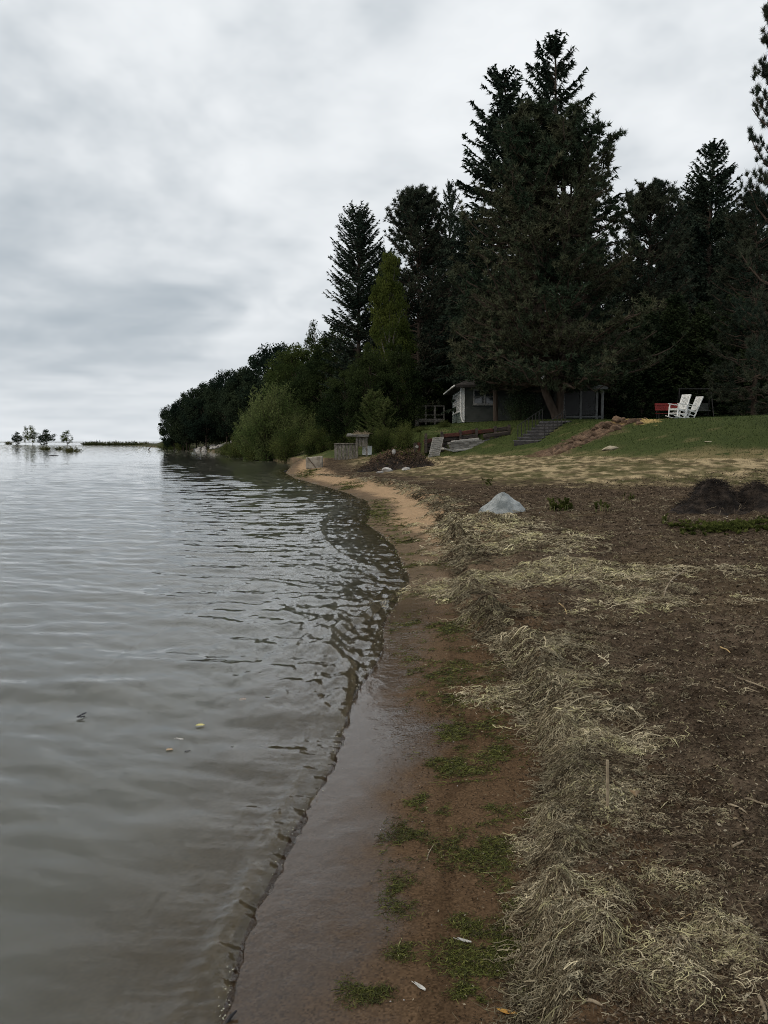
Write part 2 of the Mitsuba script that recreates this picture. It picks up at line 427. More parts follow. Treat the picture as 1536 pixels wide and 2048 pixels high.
principled('m_bark', proc(lambda p, n, uv: mix((0.035, 0.026, 0.020), (0.105, 0.082, 0.066), fbm(p.x * 9, p.y * 9, p.z * 2.2, 3))), 0.9, 0.1)
principled('m_pale_bark', proc(lambda p, n, uv: mix((0.10, 0.09, 0.08), (0.36, 0.34, 0.31), fbm(p.x * 5, p.y * 5, p.z * 7, 3))), 0.85, 0.1)
principled('m_strand', VC, 0.9, 0.04)
principled('m_green_strand', VC, 0.6, 0.12)
principled('m_litter', VC, 0.9, 0.04)

# ------------------------------------------------------------------ ground and water
def polar(az, r):
    A, R = np.meshgrid(np.radians(az), r)
    x, y = (R * np.sin(A)).ravel(), (R * np.cos(A)).ravel()
    n = len(az)
    i = (np.arange(len(r) - 1)[:, None] * n + np.arange(n - 1)).ravel()
    return x, y, np.vstack([np.stack([i, i + 1, i + n + 1], -1), np.stack([i, i + n + 1, i + n], -1)])


az = np.concatenate([np.linspace(-180, -34, 50)[:-1], np.linspace(-34, -8, 150)[:-1], np.linspace(-8, 27, 430)[:-1], np.linspace(27, 60, 50)[:-1], np.linspace(60, 180, 40)])
rr = np.concatenate([[0.02, 0.4, 0.8, 1.1, 1.4, 1.6], np.exp(np.arange(math.log(1.75), math.log(75), 0.0062)), np.exp(np.linspace(math.log(76), math.log(9000), 90))])
gx, gy, gf = polar(az, rr)
gz, gs, gdb, gw = height(gx, gy, True)
gv = np.column_stack([gx, gy, gz])
guv = np.column_stack([np.clip(gs, -8, 60), np.clip(gdb, -40, 60)])
_, _, gn = meshkit.arrays((gv, gf), True)
fs, fdb = gs[gf].mean(1), gdb[gf].mean(1)
fy, fx = gy[gf].mean(1), gx[gf].mean(1)
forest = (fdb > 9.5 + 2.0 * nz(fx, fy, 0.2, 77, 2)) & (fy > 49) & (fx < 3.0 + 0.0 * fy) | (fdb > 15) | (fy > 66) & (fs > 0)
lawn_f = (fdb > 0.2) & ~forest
bed_f = (fs < -0.02) & ~forest & ~lawn_f
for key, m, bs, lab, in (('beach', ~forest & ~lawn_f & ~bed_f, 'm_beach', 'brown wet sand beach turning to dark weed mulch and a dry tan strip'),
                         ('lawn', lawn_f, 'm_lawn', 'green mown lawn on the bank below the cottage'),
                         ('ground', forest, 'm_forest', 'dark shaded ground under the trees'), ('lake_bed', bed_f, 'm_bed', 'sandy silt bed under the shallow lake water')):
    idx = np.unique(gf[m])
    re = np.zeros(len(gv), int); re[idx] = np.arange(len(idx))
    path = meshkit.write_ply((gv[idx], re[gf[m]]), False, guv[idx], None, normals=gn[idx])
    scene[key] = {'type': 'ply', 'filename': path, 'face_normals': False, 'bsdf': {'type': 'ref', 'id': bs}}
    tag(key, lab, kind='structure')

RIDGES = [(on_plane(*np.array([(610, 1540), (560, 1620), (515, 1690), (495, 1760), (462, 1840), (415, 1920), (375, 1990), (325, 2070)]).T)[:, :2], 0.006, 0.035),
          (on_plane(*np.array([(455, 1990), (420, 1930), (470, 1830), (520, 1740), (560, 1660)]).T)[:, :2], 0.010, 0.05)]
BORES = []
for ridge, edge, hgt in (([(688, 1475), (692, 1395), (710, 1345), (690, 1318), (655, 1298), (660, 1278), (700, 1255), (740, 1236), (775, 1205), (815, 1166)], [(822, 1160), (798, 1200), (768, 1250), (772, 1290), (752, 1335), (712, 1390), (698, 1430)], 0.032),
                         ([(735, 1000), (690, 1008), (655, 1036), (640, 1062), (660, 1095), (690, 1120), (740, 1142), (800, 1152)], [(822, 1160), (803, 1120), (790, 1090), (762, 1068), (735, 1048), (744, 1022)], 0.045)):
    a, b = rounded(on_plane(*np.array(ridge).T)[:, :2]), on_plane(*np.array(edge).T)[:, :2]
    BORES.append((a, shapely.Polygon(np.vstack([a, b])).buffer(0), hgt))
wrng = np.random.default_rng(5)
WAVES = []
for k in range(64):
    lam = 0.17 * (13 ** (k / 63.0))
    th = math.radians(wrng.normal(74, 24))          # the wind waves run shoreward, a little towards the camera
    WAVES.append((2 * math.pi / lam * math.cos(th), 2 * math.pi / lam * math.sin(th), wrng.random() * 2 * math.pi, lam))


def water_z(x, y, s, along, spacing):
    sl = -s + np.where(y < 40, 0.075 * (meshkit.fbm(np.stack([along * 3.2, 0 * x, 0 * x], -1), 3, 49) - 0.5) + 0.035 * (meshkit.fbm(np.stack([along * 14, 0 * x, 0 * x], -1), 2, 50) - 0.5), 0)
    z = 0.011 * (1 - np.exp(-np.maximum(sl, 0) / 0.045))
    deep = 0.55 * sst(0.02, 0.25, sl) + 0.45 * sst(0.1, 1.1, sl)
    lee = 0.58 + 0.20 * sst(9, 2.5, np.hypot(x, y))     # the shallows by the camera lie calmer
    gust = 0.55 + 0.9 * meshkit.fbm(np.stack([x * 0.11, y * 0.06, 0 * x], -1), 2, 91)
    for kx, ky, ph, lam in WAVES:
        a = 0.0030 * lam * min(1.0, (0.75 / lam) ** 0.9) * np.clip((lam / spacing - 2.2) / 2.5, 0, 1)
        q = kx * x + ky * y + ph
        z = z + deep * lee * gust * a * (np.sin(q) + 0.25 * np.cos(2 * q))
    # the little breaker at the edge and its streaks
    rip = meshkit.fbm(np.stack([along * 34, sl * 5, 0 * x], -1), 2, 41) - 0.5
    rip2 = meshkit.fbm(np.stack([x * 30, y * 15, 0 * x], -1), 2, 43) - 0.5
    env = np.exp(-np.maximum(sl, 0) / 0.22)
    lump_ = meshkit.fbm(np.stack([along * 4.5, 0 * x, 0 * x], -1), 2, 47)
    z = z + np.where(sl > 0.004, 0.011 * rip * env + 0.0060 * rip2 * np.exp(-np.maximum(sl, 0) / 0.45) + 0.003 * (0.3 + 1.2 * lump_) * np.exp(-((sl - 0.05) / 0.03) ** 2), 0)
    rip3 = meshkit.fbm(np.stack([x * 11 + 3, y * 6, 0 * x], -1), 3, 48) - 0.5
    z = z + np.where(sl > 0.01, 0.046 * rip3 * sst(0.0, 0.12, sl) * np.exp(-np.maximum(sl, 0) / 1.3) * sst(3.0, 7, y) * (1 - sst(30, 60, y)), 0)
    z = z + np.where(y > 55, 0.022 * spacing * sst(55, 90, y) * (np.random.default_rng(6).random(len(x)) - 0.5), 0)
    near = y < 30
    for line, hgt, wd in RIDGES:
        d, al = seg_dist(x[near], y[near], rounded(line))
        d = np.abs(d + 0.9 * wd * (meshkit.fbm(np.stack([al * 5, 0 * d, 0 * d], -1), 2, 45) - 0.5) + 0.5 * wd * (meshkit.fbm(np.stack([x[near] * 25, y[near] * 25, 0 * d], -1), 2, 46) - 0.5))
        lum = 0.7 + 0.8 * (meshkit.fbm(np.stack([al * 6, d * 3, 0 * d], -1), 2, 44))
        z[near] += hgt * lum * np.exp(-(d / wd) ** 2)
    # two small bores running in over the film of the last wave: steep towards the sand, gentle towards the lake
    for line, film, hgt in BORES:
        x_, y_ = x[near], y[near]
        wob = 0.10 * (meshkit.fbm(np.stack([x_ * 3.5, y_ * 3.5, 0 * x_], -1), 3, 51) - 0.5)
        d, al = seg_dist(x_, y_, line)
        d = np.where(shapely.contains_xy(film, x_, y_), d, -d) + wob            # positive over the film
        end = sst(0, 0.5, al) * sst(0, 0.5, al.max() - al) * np.exp(-np.maximum(-d, 0) / 0.55)
        crest = 0.65 + 0.7 * meshkit.fbm(np.stack([al * 4, 0 * al, 0 * al], -1), 3, 52)
        z[near] += hgt * crest * end * np.where(d > 0, 1 - sst(0, 0.05, d), 1 + 0.35 * np.exp(-((d + 0.04) / 0.05) ** 2))
    return np.where(sl > 0, z, -0.02 + 0.3 * np.minimum(sl, 0)) + 0.085 * np.clip(s, 0, 0.08)


waz = np.concatenate([np.linspace(-100, -34, 40)[:-1], np.linspace(-34, 5.5, 520)])
wr = np.concatenate([[0.5, 0.9, 1.3], np.exp(np.arange(math.log(1.7), math.log(4.6), 0.0042)), np.exp(np.arange(math.log(4.6), math.log(9), 0.0062)), np.exp(np.arange(math.log(9), math.log(75), 0.0036)), np.exp(np.linspace(math.log(76), math.log(600), 330)), np.exp(np.linspace(math.log(605), math.log(12000), 40))])
wx, wy, wf = polar(waz, wr)
wd_, wal = seg_dist(wx, wy, shore)
ws = np.where(shapely.contains_xy(land_poly, wx, wy), wd_, -wd_)
rad = np.hypot(wx, wy)
wz = water_z(wx, wy, ws, wal, np.where(rad < 9, rad * 0.0068, np.where(rad < 75, rad * 0.0036, rad * 0.0064)) + rad * 0.0006)
keep = (ws[wf] < 0.07).any(1)
idx = np.unique(wf[keep]); re = np.zeros(len(wx), int); re[idx] = np.arange(len(idx))
put('water', (np.column_stack([wx, wy, wz])[idx], re[wf[keep]]), 'm_water', True)
tag('water', 'calm grey lake water with small ripples lapping the sand', kind='structure')

# ------------------------------------------------------------------ trees
def spruce(h, r, seed, nb, dens, droop=1.0, lift=0.45, hang=0.7, bare=0.05, width=0.07, power=0.8, spray=(0.22, 0.6)):
    g = np.random.default_rng(seed)
    f = np.sort(bare + (0.985 - bare) * g.random(nb) ** 0.85)
    prof = (1 - f) ** power * np.clip(0.55 + f / 0.25 * 0.45, 0, 1)
    L = r * prof * g.uniform(0.62, 1.12, nb) + 0.25
    z0, a = f * h, g.uniform(0, 2 * np.pi, nb)
    t = np.linspace(0, 1, 6)
    rise = (0.15 + 0.75 * f) + g.normal(0, 0.08, nb)
    sag = droop * (1.15 - 0.9 * f)
    P = np.stack([np.cos(a)[:, None] * L[:, None] * t, np.sin(a)[:, None] * L[:, None] * t,
                  z0[:, None] + L[:, None] * (rise[:, None] * t - sag[:, None] * t ** 2 + lift * t ** 3)], -1)
    tr = tube(np.stack([0.1 * np.sin(np.linspace(0, 3, 9)), 0.1 * np.cos(np.linspace(0, 4, 9)), np.linspace(-0.5, h, 9)], -1), np.linspace(1, 0.04, 9) * h * 0.012 + 0.01, 8)
    limbs = tubes(P, 0.012 * L[:, None] * (1.15 - t) + 0.006, 3, cap=False)
    n = np.maximum((L * dens).astype(int), 6)
    b = np.repeat(np.arange(nb), n)
    u = g.uniform(0.08, 1, len(b)) ** 0.8
    i = np.minimum((u * 5).astype(int), 4); w = (u * 5 - i)[:, None]
    p = P[b, i] * (1 - w) + P[b, i + 1] * w
    bd = unit(P[b, i + 1] - P[b, i])
    sd = np.stack([-np.sin(a[b]), np.cos(a[b]), 0 * u], -1) * g.choice([-1, 1], len(b))[:, None]
    hg = hang * g.uniform(0.3, 1.3, len(b))
    d = unit(sd * g.uniform(0.1, 1, len(b))[:, None] + bd * g.uniform(0.25, 0.9, len(b))[:, None] + np.array([0, 0, -1]) * hg[:, None] + g.normal(0, 0.2, (len(b), 3)))
    l = g.uniform(*spray, len(b)) * (1.1 - 0.45 * u) * np.clip(L[b] / (0.25 * r), 0.45, 1)
    wv = unit(np.cross(d, g.normal(size=d.shape))) * width * g.uniform(0.5, 1.2, len(b))[:, None]
    s1 = tri_soup(p, d * l[:, None], wv)
    d2 = unit(d + g.normal(0, 0.45, d.shape))
    s2 = tri_soup(p + d * (0.35 * l)[:, None], d2 * (0.6 * l)[:, None], wv * 0.6)
    d3 = unit(bd + g.normal(0, 0.4, d.shape) + [0, 0, 0.15])
    s3 = tri_soup(p, d3 * (0.55 * l)[:, None], wv * 0.7)
    return tr, limbs, join([s1, s2, s3])


def tufts(c, d, g, n, l, w, spread=1.15):
    c, d = np.repeat(c, n, 0), np.repeat(d, n, 0)
    q = unit(d + spread * unit(g.normal(size=d.shape)))
    return tri_soup(c + 0.04 * g.normal(size=c.shape), q * (l * g.uniform(0.6, 1.15, len(c)))[:, None], unit(np.cross(q, g.normal(size=q.shape))) * w)


def droopy(f):
    return -0.30 * np.clip(1 - f / 0.3, 0, 1)


def pine(h, prof, seed, npri, nsub, ntuft, needles, trunk, z_lo, tl=0.30, tw=0.022, up=0.35, trunk_r=0.3, bare_frac=0.4, low=0.9):
    """prof(f): crown radius in metres at the fraction f of the height; trunk: list of (K,3) stems."""
    g = np.random.default_rng(seed)
    f = z_lo + (0.975 - z_lo) * g.random(npri) ** low
    stem = g.integers(0, len(trunk), npri)
    L = prof(f) * g.uniform(0.72, 1.06, npri)
    a = g.uniform(0, 2 * np.pi, npri)
    K = 7
    t = np.linspace(0, 1, K)
    root = np.array([[np.interp(ff * h, trunk[s][:, 2], trunk[s][:, c]) for c in range(2)] for ff, s in zip(f, stem)])
    rise = -0.12 + up * f + droopy(f) + g.normal(0, 0.1, npri)
    bend = g.normal(0, 0.12, npri)
    P = np.stack([root[:, :1] + L[:, None] * (np.cos(a)[:, None] * t - np.sin(a)[:, None] * bend[:, None] * t ** 2),
                  root[:, 1:] + L[:, None] * (np.sin(a)[:, None] * t + np.cos(a)[:, None] * bend[:, None] * t ** 2),
                  (f * h)[:, None] + L[:, None] * (rise[:, None] * t + 0.30 * t ** 2.5)], -1)
    P[:, 1:-1] += g.normal(0, 0.03, (npri, K - 2, 3)) * L[:, None, None]
    limb = tubes(P, 0.016 * L[:, None] * (1.2 - t) + 0.008, 4, cap=False)
    b = np.repeat(np.arange(npri), nsub)
    u = g.uniform(bare_frac, 1, len(b)) ** 0.9
    i = np.minimum((u * (K - 1)).astype(int), K - 2); w = (u * (K - 1) - i)[:, None]
    p = P[b, i] * (1 - w) + P[b, i + 1] * w
    bd = unit(P[b, i + 1] - P[b, i])
    sd = np.stack([-np.sin(a[b]), np.cos(a[b]), 0 * u], -1) * g.normal(0, 0.9, len(b))[:, None]
    d = unit(bd * 0.7 + sd + np.array([0, 0, 0.35]) + g.normal(0, 0.2, (len(b), 3)))
    l = (0.28 + 0.22 * L[b] * g.random(len(b)))
    q = p + d * l[:, None]
    mid = (p + q) / 2 + g.normal(0, 0.04, p.shape)
    twig = tubes(np.stack([p, mid, q], 1), np.array([0.02, 0.014, 0.008]) * np.ones((len(b), 1)), 3, cap=False)
    v = np.linspace(1.0, 0.35, ntuft)
    c = (p[:, None] * (1 - v[:, None]) + q[:, None] * v[:, None]).reshape(-1, 3) + g.normal(0, 0.07, (len(b) * ntuft, 3))
    cd = unit(np.repeat(d, ntuft, 0) + [0, 0, 0.35])
    fol = tufts(c, cd, g, needles, tl, tw)
    top = [tufts(s[-1:] + [[0, 0, -0.1]], np.array([[0, 0, 1.0]]), g, 40, tl * 1.3, tw) for s in trunk]
    tr = join([tube(s, np.linspace(1, 0.10, len(s)) ** 0.8 * trunk_r, 9) for s in trunk])
    return tr, join([limb, twig]), join([fol] + top)


def leafed(c, g, size, upb=0.4, droop=0.0, slim=0.5):
    n = unit(g.normal(size=c.shape) + [0, 0, upb])
    d = unit(np.cross(n, g.normal(size=c.shape)) + [0, 0, -droop])
    w = np.cross(n, d)
    s = (size * g.uniform(0.6, 1.2, len(c)))[:, None]
    V = np.stack([c - d * s * 0.5, c + w * s * slim * 0.5, c + d * s * 0.5, c - w * s * slim * 0.5], 1).reshape(-1, 3)
    i = np.arange(len(c))[:, None] * 4
    return V, np.vstack([i + [0, 1, 2], i + [0, 2, 3]])


def broadleaf(h, r, seed, nclump, nleaf, size, z_lo=0.25, cr=0.17, shape=1.0, trunk_r=None, droop=0.2, slim=0.6, fill=0.55):
    g = np.random.default_rng(seed)
    th, ph = g.uniform(0, 2 * np.pi, nclump), np.arccos(g.uniform(-0.9, 1, nclump))
    R = (fill + (1 - fill) * g.random(nclump) ** 0.5)
    zc, zr = h * (1 + z_lo) / 2, h * (1 - z_lo) / 2
    e = np.stack([np.sin(ph) * np.cos(th), np.sin(ph) * np.sin(th), np.cos(ph)], -1)
    zz = e[:, 2:] * R[:, None]
    C = e * R[:, None] * [r, r, zr] + [0, 0, zc]
    if shape != 1.0:                        # drawn in towards the top
        C[:, :2] *= (1 - shape * np.clip((C[:, 2:] - zc) / zr, -0.3, 1) ** 1)
    C += g.normal(0, 0.06 * r, C.shape)
    crr = cr * r * g.uniform(0.6, 1.5, nclump)
    b = np.repeat(np.arange(nclump), nleaf)
    o = g.normal(size=(len(b), 3))
    o = unit(o) * (g.random(len(b)) ** 0.45)[:, None] * [1.15, 1.15, 0.8]
    p = C[b] + o * crr[b][:, None]
    p += 0.12 * r * np.stack([meshkit.noise(p * 1.1 / max(cr * r, 0.3) + k * 9, seed + k) - 0.5 for k in range(3)], -1)
    fol = leafed(p, g, size, 0.5, droop, slim)
    tz = np.linspace(-0.4, 0.86 * h, 8)
    tr = np.stack([0.04 * r * np.sin(tz / h * 5 + seed), 0.04 * r * np.cos(tz / h * 4), tz], -1)
    trunk_r = trunk_r or h * 0.014
    trunk = tube(tr, np.linspace(1, 0.15, 8) * trunk_r, 8)
    m = g.choice(nclump, min(nclump, 40), replace=False)
    zs = np.clip(C[m, 2] * g.uniform(0.45, 0.8, len(m)), 0.12 * h, 0.8 * h)
    s = np.stack([np.interp(zs, tz, tr[:, 0]), np.interp(zs, tz, tr[:, 1]), zs], -1)
    mid = (s + C[m]) / 2 + [0, 0, 0.05] * np.ones((len(m), 1)) * h * 0.3
    limbs = tubes(np.stack([s, mid, C[m]], 1), trunk_r * np.array([0.35, 0.22, 0.06]) * np.ones((len(m), 1)), 4, cap=False)
    return trunk, limbs, fol


def shrub(h, r, seed, nst, leaves, size, lean=0.9, slim=0.3, tip=0.0, stem_r=0.012, low=0.1, droop=0.2, loose=0.6):
    g = np.random.default_rng(seed)
    a = g.uniform(0, 2 * np.pi, nst)
    q = np.sqrt(g.random(nst))
    hh = h * (1 - 0.55 * q ** 2) * g.uniform(0.6, 1.05, nst)
    t = np.linspace(0, 1, 6)
    x0 = 0.35 * r * q
    R = x0[:, None] + (0.65 * r * q * lean)[:, None] * t ** 1.4
    P = np.stack([np.cos(a)[:, None] * R, np.sin(a)[:, None] * R, hh[:, None] * (t - 0.12 * t ** 2) / 0.88 - 0.1], -1)
    P[:, 1:] += g.normal(0, 0.025 * h, (nst, 5, 3))
    st = tubes(P, stem_r * (1.15 - t) * np.ones((nst, 1)), 4, cap=False)
    b = np.repeat(np.arange(nst), leaves)
    u = g.uniform(low, 1, len(b))
    i = np.minimum((u * 5).astype(int), 4); w = (u * 5 - i)[:, None]
    p = P[b, i] * (1 - w) + P[b, i + 1] * w
    off = g.normal(size=p.shape) * (0.04 + 0.10 * h * (1 - 0.55 * u) * loose)[:, None] * [1, 1, 0.8]
    return st, leafed(p + off, g, size, 0.3, droop, slim)


def scaled(m, f):
    return (m[0] * f, m[1])


GROUPS = {}


def proto(name, meshes):
    """meshes: {part name: (mesh, bsdf)}"""
    scene['proto_' + name] = {'type': 'shapegroup', **{k: mikit.ply(m, b) for k, (m, b) in meshes.items()}}
    GROUPS[name] = meshes


def tree_proto(name, made, leaf, bark='m_bark'):
    if len(made) == 3:
        proto(name, {'trunk': (made[0], bark), 'limbs': (made[1], bark), 'crown': (made[2], leaf)})
    else:
        proto(name, {'stems': (made[0], bark), 'foliage': (made[1], leaf)})


def stand(name, protoname, base, s, rz=0.0, label=None, cat='tree', group=None, tilt=(0, 0)):
    key = numbered(name)
    sx, sz = s if isinstance(s, tuple) else (s, s)
    scene[key] = {'type': 'instance', 'group': {'type': 'ref', 'id': 'proto_' + protoname},
                  'to_world': T().translate([float(q) for q in base]).rotate([1, 0, 0], float(tilt[0])).rotate([0, 1, 0], float(tilt[1])).rotate([0, 0, 1], float(rz)).scale([float(sx), float(sx), float(sz)])}
    tag(key, label, cat, group)
    return key


def grown(name, protoname, px, py, depth, half_px, ph, pr, rz, label, group=None, cat='tree', sink=0.3, tilt=(0, 0)):
    """A tree whose tip is seen at (px, py) from depth metres away and whose crown is half_px pixels to each side."""
    top = at(px, py, depth)
    z0 = h1(top[0], depth)
    return stand(name, protoname, (top[0], depth, z0 - sink), (half_px * depth / FPX / pr, (top[2] - z0 + sink) / ph), rz, label, cat, group, tilt)


tree_proto('spruce', spruce(28, 4.6, 1, 430, 30, 1.05, 0.5, 0.95, power=0.6, width=0.085), 'm_spruce')
tree_proto('open_spruce', spruce(30, 5.4, 2, 250, 32, 0.7, 0.42, 1.05, power=0.62, spray=(0.25, 0.7), width=0.08), 'm_spruce')
tree_proto('fir', spruce(22, 4.0, 3, 520, 18, 0.45, 0.34, 0.35, power=0.48, spray=(0.25, 0.6)), 'm_spruce')
tree_proto('cedar', spruce(12, 2.6, 4, 620, 30, 0.2, 0.2, 0.15, bare=0.01, width=0.06, power=0.75, spray=(0.18, 0.45)), 'm_cedar')
tz = np.linspace(0, 1, 9)
S1 = np.stack([0.15 * np.sin(tz * 3), 0 * tz, -0.4 + tz * 18.0], -1)
tz2 = np.linspace(0, 1, 15)
S2 = np.stack([-1.15 * sst(0.0, 0.22, tz2) - 0.5 * tz2, 0.3 * tz2, -0.4 + tz2 * 15.5], -1)


def red_prof(f):
    return np.interp(f, [0.0, 0.08, 0.16, 0.26, 0.39, 0.55, 0.71, 0.825, 0.94, 1.0], [3.0, 4.0, 6.0, 6.3, 5.2, 4.6, 3.7, 2.8, 1.4, 0.3])


tree_proto('red_pine', pine(18, red_prof, 11, 270, 15, 2, 23, [S1, S2], 0.125, 0.31, 0.034, 0.35, 0.25, 0.22, low=1.12), 'm_pine')
S3 = np.stack([0.2 * np.sin(tz * 4), 0.15 * np.cos(tz * 3), -0.4 + tz * 22], -1)
tree_proto('pine', pine(22, lambda f: np.interp(f, [0, 0.15, 0.35, 0.6, 0.8, 0.93, 1], [3.2, 4.0, 4.2, 3.7, 2.9, 1.7, 0.4]), 12, 260, 10, 3, 13, [S3], 0.05, 0.33, 0.038, 0.75, 0.24, 0.2), 'm_pine_far')
tree_proto('near_pine', pine(22, lambda f: np.interp(f, [0, 0.15, 0.35, 0.6, 0.8, 0.93, 1], [3.2, 4.0, 4.2, 3.7, 2.9, 1.7, 0.4]), 16, 200, 7, 2, 70, [S3], 0.05, 0.30, 0.020, 0.6, 0.24, 0.5), 'm_pine_far')
tree_proto('small_pine', pine(9, lambda f: np.interp(f, [0, 0.3, 0.5, 0.8, 1], [1.5, 3.0, 3.2, 2.0, 0.4]), 13, 70, 9, 3, 13, [np.stack([0.1 * np.sin(tz * 4), 0 * tz, -0.4 + tz * 9.2], -1)], 0.25, 0.36, 0.026, 0.3, 0.20, 0.2), 'm_pine')
tree_proto('oak', broadleaf(16, 6.0, 21, 150, 200, 0.42, 0.14, 0.20), 'm_oak')
tree_proto('maple', broadleaf(14, 4.6, 22, 140, 210, 0.30, 0.03, 0.20, shape=0.35), 'm_maple')
tree_proto('light_maple', broadleaf(14, 4.6, 25, 120, 200, 0.30, 0.03, 0.20, shape=0.35), 'm_light_maple')
tree_proto('birch', broadleaf(13, 2.6, 23, 130, 190, 0.20, 0.10, 0.22, shape=0.6, droop=0.5, slim=0.6, fill=0.15), 'm_yellow_green', 'm_pale_bark')
tree_proto('grey_birch', broadleaf(12, 2.6, 24, 46, 110, 0.20, 0.25, 0.22, shape=0.4, droop=0.4, fill=0.3), 'm_maple', 'm_pale_bark')
tree_proto('willow', shrub(5.5, 3.4, 31, 170, 190, 0.20, slim=0.32, stem_r=0.02, low=0.03, loose=0.36), 'm_willow')
tree_proto('brush', shrub(3.0, 2.2, 32, 150, 100, 0.14, slim=0.35, stem_r=0.010, low=0.05), 'm_shrub')
tree_proto('sapling', spruce(4.2, 1.25, 33, 190, 46, 0.1, 0.25, -0.1, bare=0.02, width=0.035, power=0.6, spray=(0.12, 0.32)), 'm_willow')
tree_proto('marsh_tree', broadleaf(7, 2.6, 34, 50, 90, 0.34, 0.04, 0.3, fill=0.2), 'm_oak')
tree_proto('yew', shrub(3.0, 2.4, 37, 170, 110, 0.12, slim=0.35, stem_r=0.012, low=0.03), 'm_cedar')
tree_proto('pale_marsh_tree', broadleaf(8, 2.2, 35, 40, 80, 0.30, 0.06, 0.30, fill=0.2, shape=0.2), 'm_yellow_green')
tree_proto('marsh_brush', shrub(3.0, 3.4, 36, 60, 46, 0.34, slim=0.5, stem_r=0.04), 'm_marsh')

grown('red_pine', 'red_pine', 1128, 222, 50, 208, 18.1, 6.3, 20, 'broad dark red pine with a forked trunk in front of the cottage porch')
grown('spruce', 'open_spruce', 1110, 76, 66, 170, 30, 5.0, 10, 'tallest spruce with open drooping limbs, rising behind the red pine')
grown('spruce', 'spruce', 1008, 138, 60, 150, 28, 4.5, 60, 'second tallest spruce with dense hanging twigs, left of the red pine')
grown('spruce', 'spruce', 1426, 285, 70, 120, 28, 4.6, 130, 'pointed spruce standing alone above the trees behind the rocking chairs')
grown('spruce', 'open_spruce', 900, 362, 76, 60, 30, 5.2, 200, 'thin ragged spruce top between the big spruce and the round-headed pine')
grown('fir', 'fir', 715, 418, 72, 88, 22, 4.0, 30, 'tall fir with a blunt tip, first conifer from the lake')
grown('fir', 'fir', 772, 500, 84, 66, 22, 4.0, 200, 'shorter dark fir behind the yellow-green birch')
grown('pine', 'small_pine', 995, 560, 52.5, 92, 9.2, 3.3, 140, 'smaller brownish pine with its trunk right of the cottage window', sink=0.3)
grown('pine', 'pine', 835, 382, 68, 92, 22.2, 4.4, 0, 'dark round-headed pine between the tall fir and the big spruces')
grown('pine', 'pine', 1300, 368, 64, 96, 22.2, 4.4, 80, 'brownish rounded pine right of the broad red pine')
grown('pine', 'pine', 1385, 395, 76, 70, 22.2, 4.4, 160, 'low pine top just left of the lone pointed spruce')
grown('pine', 'near_pine', 1632, -230, 33, 118, 22.2, 4.4, 250, 'near pine whose clustered needle tufts reach in at the right edge')
grown('pine', 'near_pine', 1518, 395, 46, 98, 22.2, 4.4, 300, 'pine with pale tufts under the overhanging branches at the right edge')
grown('birch', 'birch', 778, 508, 60, 40, 12.6, 2.3, 40, 'yellow-green birch glowing among the dark conifers')
grown('birch', 'grey_birch', 630, 632, 88, 34, 12, 2.4, 0, 'thin-crowned birch beside the tall fir on its lake side')
grown('maple', 'maple', 668, 650, 86, 62, 14.3, 4.4, 90, 'dark green maple right beside the thin-crowned birch')
grown('maple', 'light_maple', 592, 690, 100, 60, 14.3, 4.4, 10, 'bright leafy maple rising behind the willow thicket')
grown('oak', 'oak', 548, 690, 118, 62, 16.3, 6.0, 50, 'tall rounded oak at the bend of the shore behind the willows')
for px, py, d, hp, rz, lb in ((490, 738, 140, 46, 0, 'second'), (452, 742, 150, 40, 60, 'third'), (412, 766, 160, 44, 120, 'fourth'), (372, 786, 168, 32, 200, 'fifth'), (346, 812, 172, 27, 280, 'outermost')):
    grown('oak', 'oak', px, py, d, hp, 16.3, 6.0, rz, f'dark oak on the distant point, {lb} in the row running out to the lake', 'oaks on the distant point')
wood_z = np.random.default_rng(3)
for k in range(64):                       # the mass of the wood behind, which lets no light through
    px, d = 640 + 15.5 * k + wood_z.uniform(-8, 8), wood_z.uniform(86, 122)
    base = at(px, 860, d)
    zb = h1(base[0], d)
    nm, ph, pr, hh = (('maple', 14.3, 4.5, 9.5), ('cedar', 12, 2.5, 10.5))[k % 2]
    if px < 760: hh *= 0.8
    hh *= wood_z.uniform(0.8, 1.15)
    f = hh / ph
    scene[f'woodland__{k + 1:03d}'] = {'type': 'instance', 'group': {'type': 'ref', 'id': 'proto_' + nm},
                                        'to_world': T().translate([float(base[0]), float(d), float(zb - 0.4)]).rotate([0, 0, 1], 49.0 * k).scale([1.25 * f * (1.7 if nm == 'cedar' else 1), 1.25 * f * (1.7 if nm == 'cedar' else 1), f])}
for k in range(16):
    px, d = 352 + 14 * k, 186 - 3.0 * k
    base = at(px, 880, d)
    top_y = np.interp(px, [345, 372, 412, 490, 560], [840, 806, 784, 760, 735]) + wood_z.uniform(-16, 16)
    hh = at(px, top_y, d)[2] - 0.3
    scene[f'woodland__{k + 101:03d}'] = {'type': 'instance', 'group': {'type': 'ref', 'id': 'proto_oak' if k % 2 else 'proto_maple'},
                                        'to_world': T().translate([float(base[0]), float(d), 0.2]).rotate([0, 0, 1], 49.0 * k).scale([hh / 20, hh / 20, hh / (16.3 if k % 2 else 14.3)])}
tag('woodland', 'deep dark wood closing the view behind the front trees', 'trees', kind='stuff')
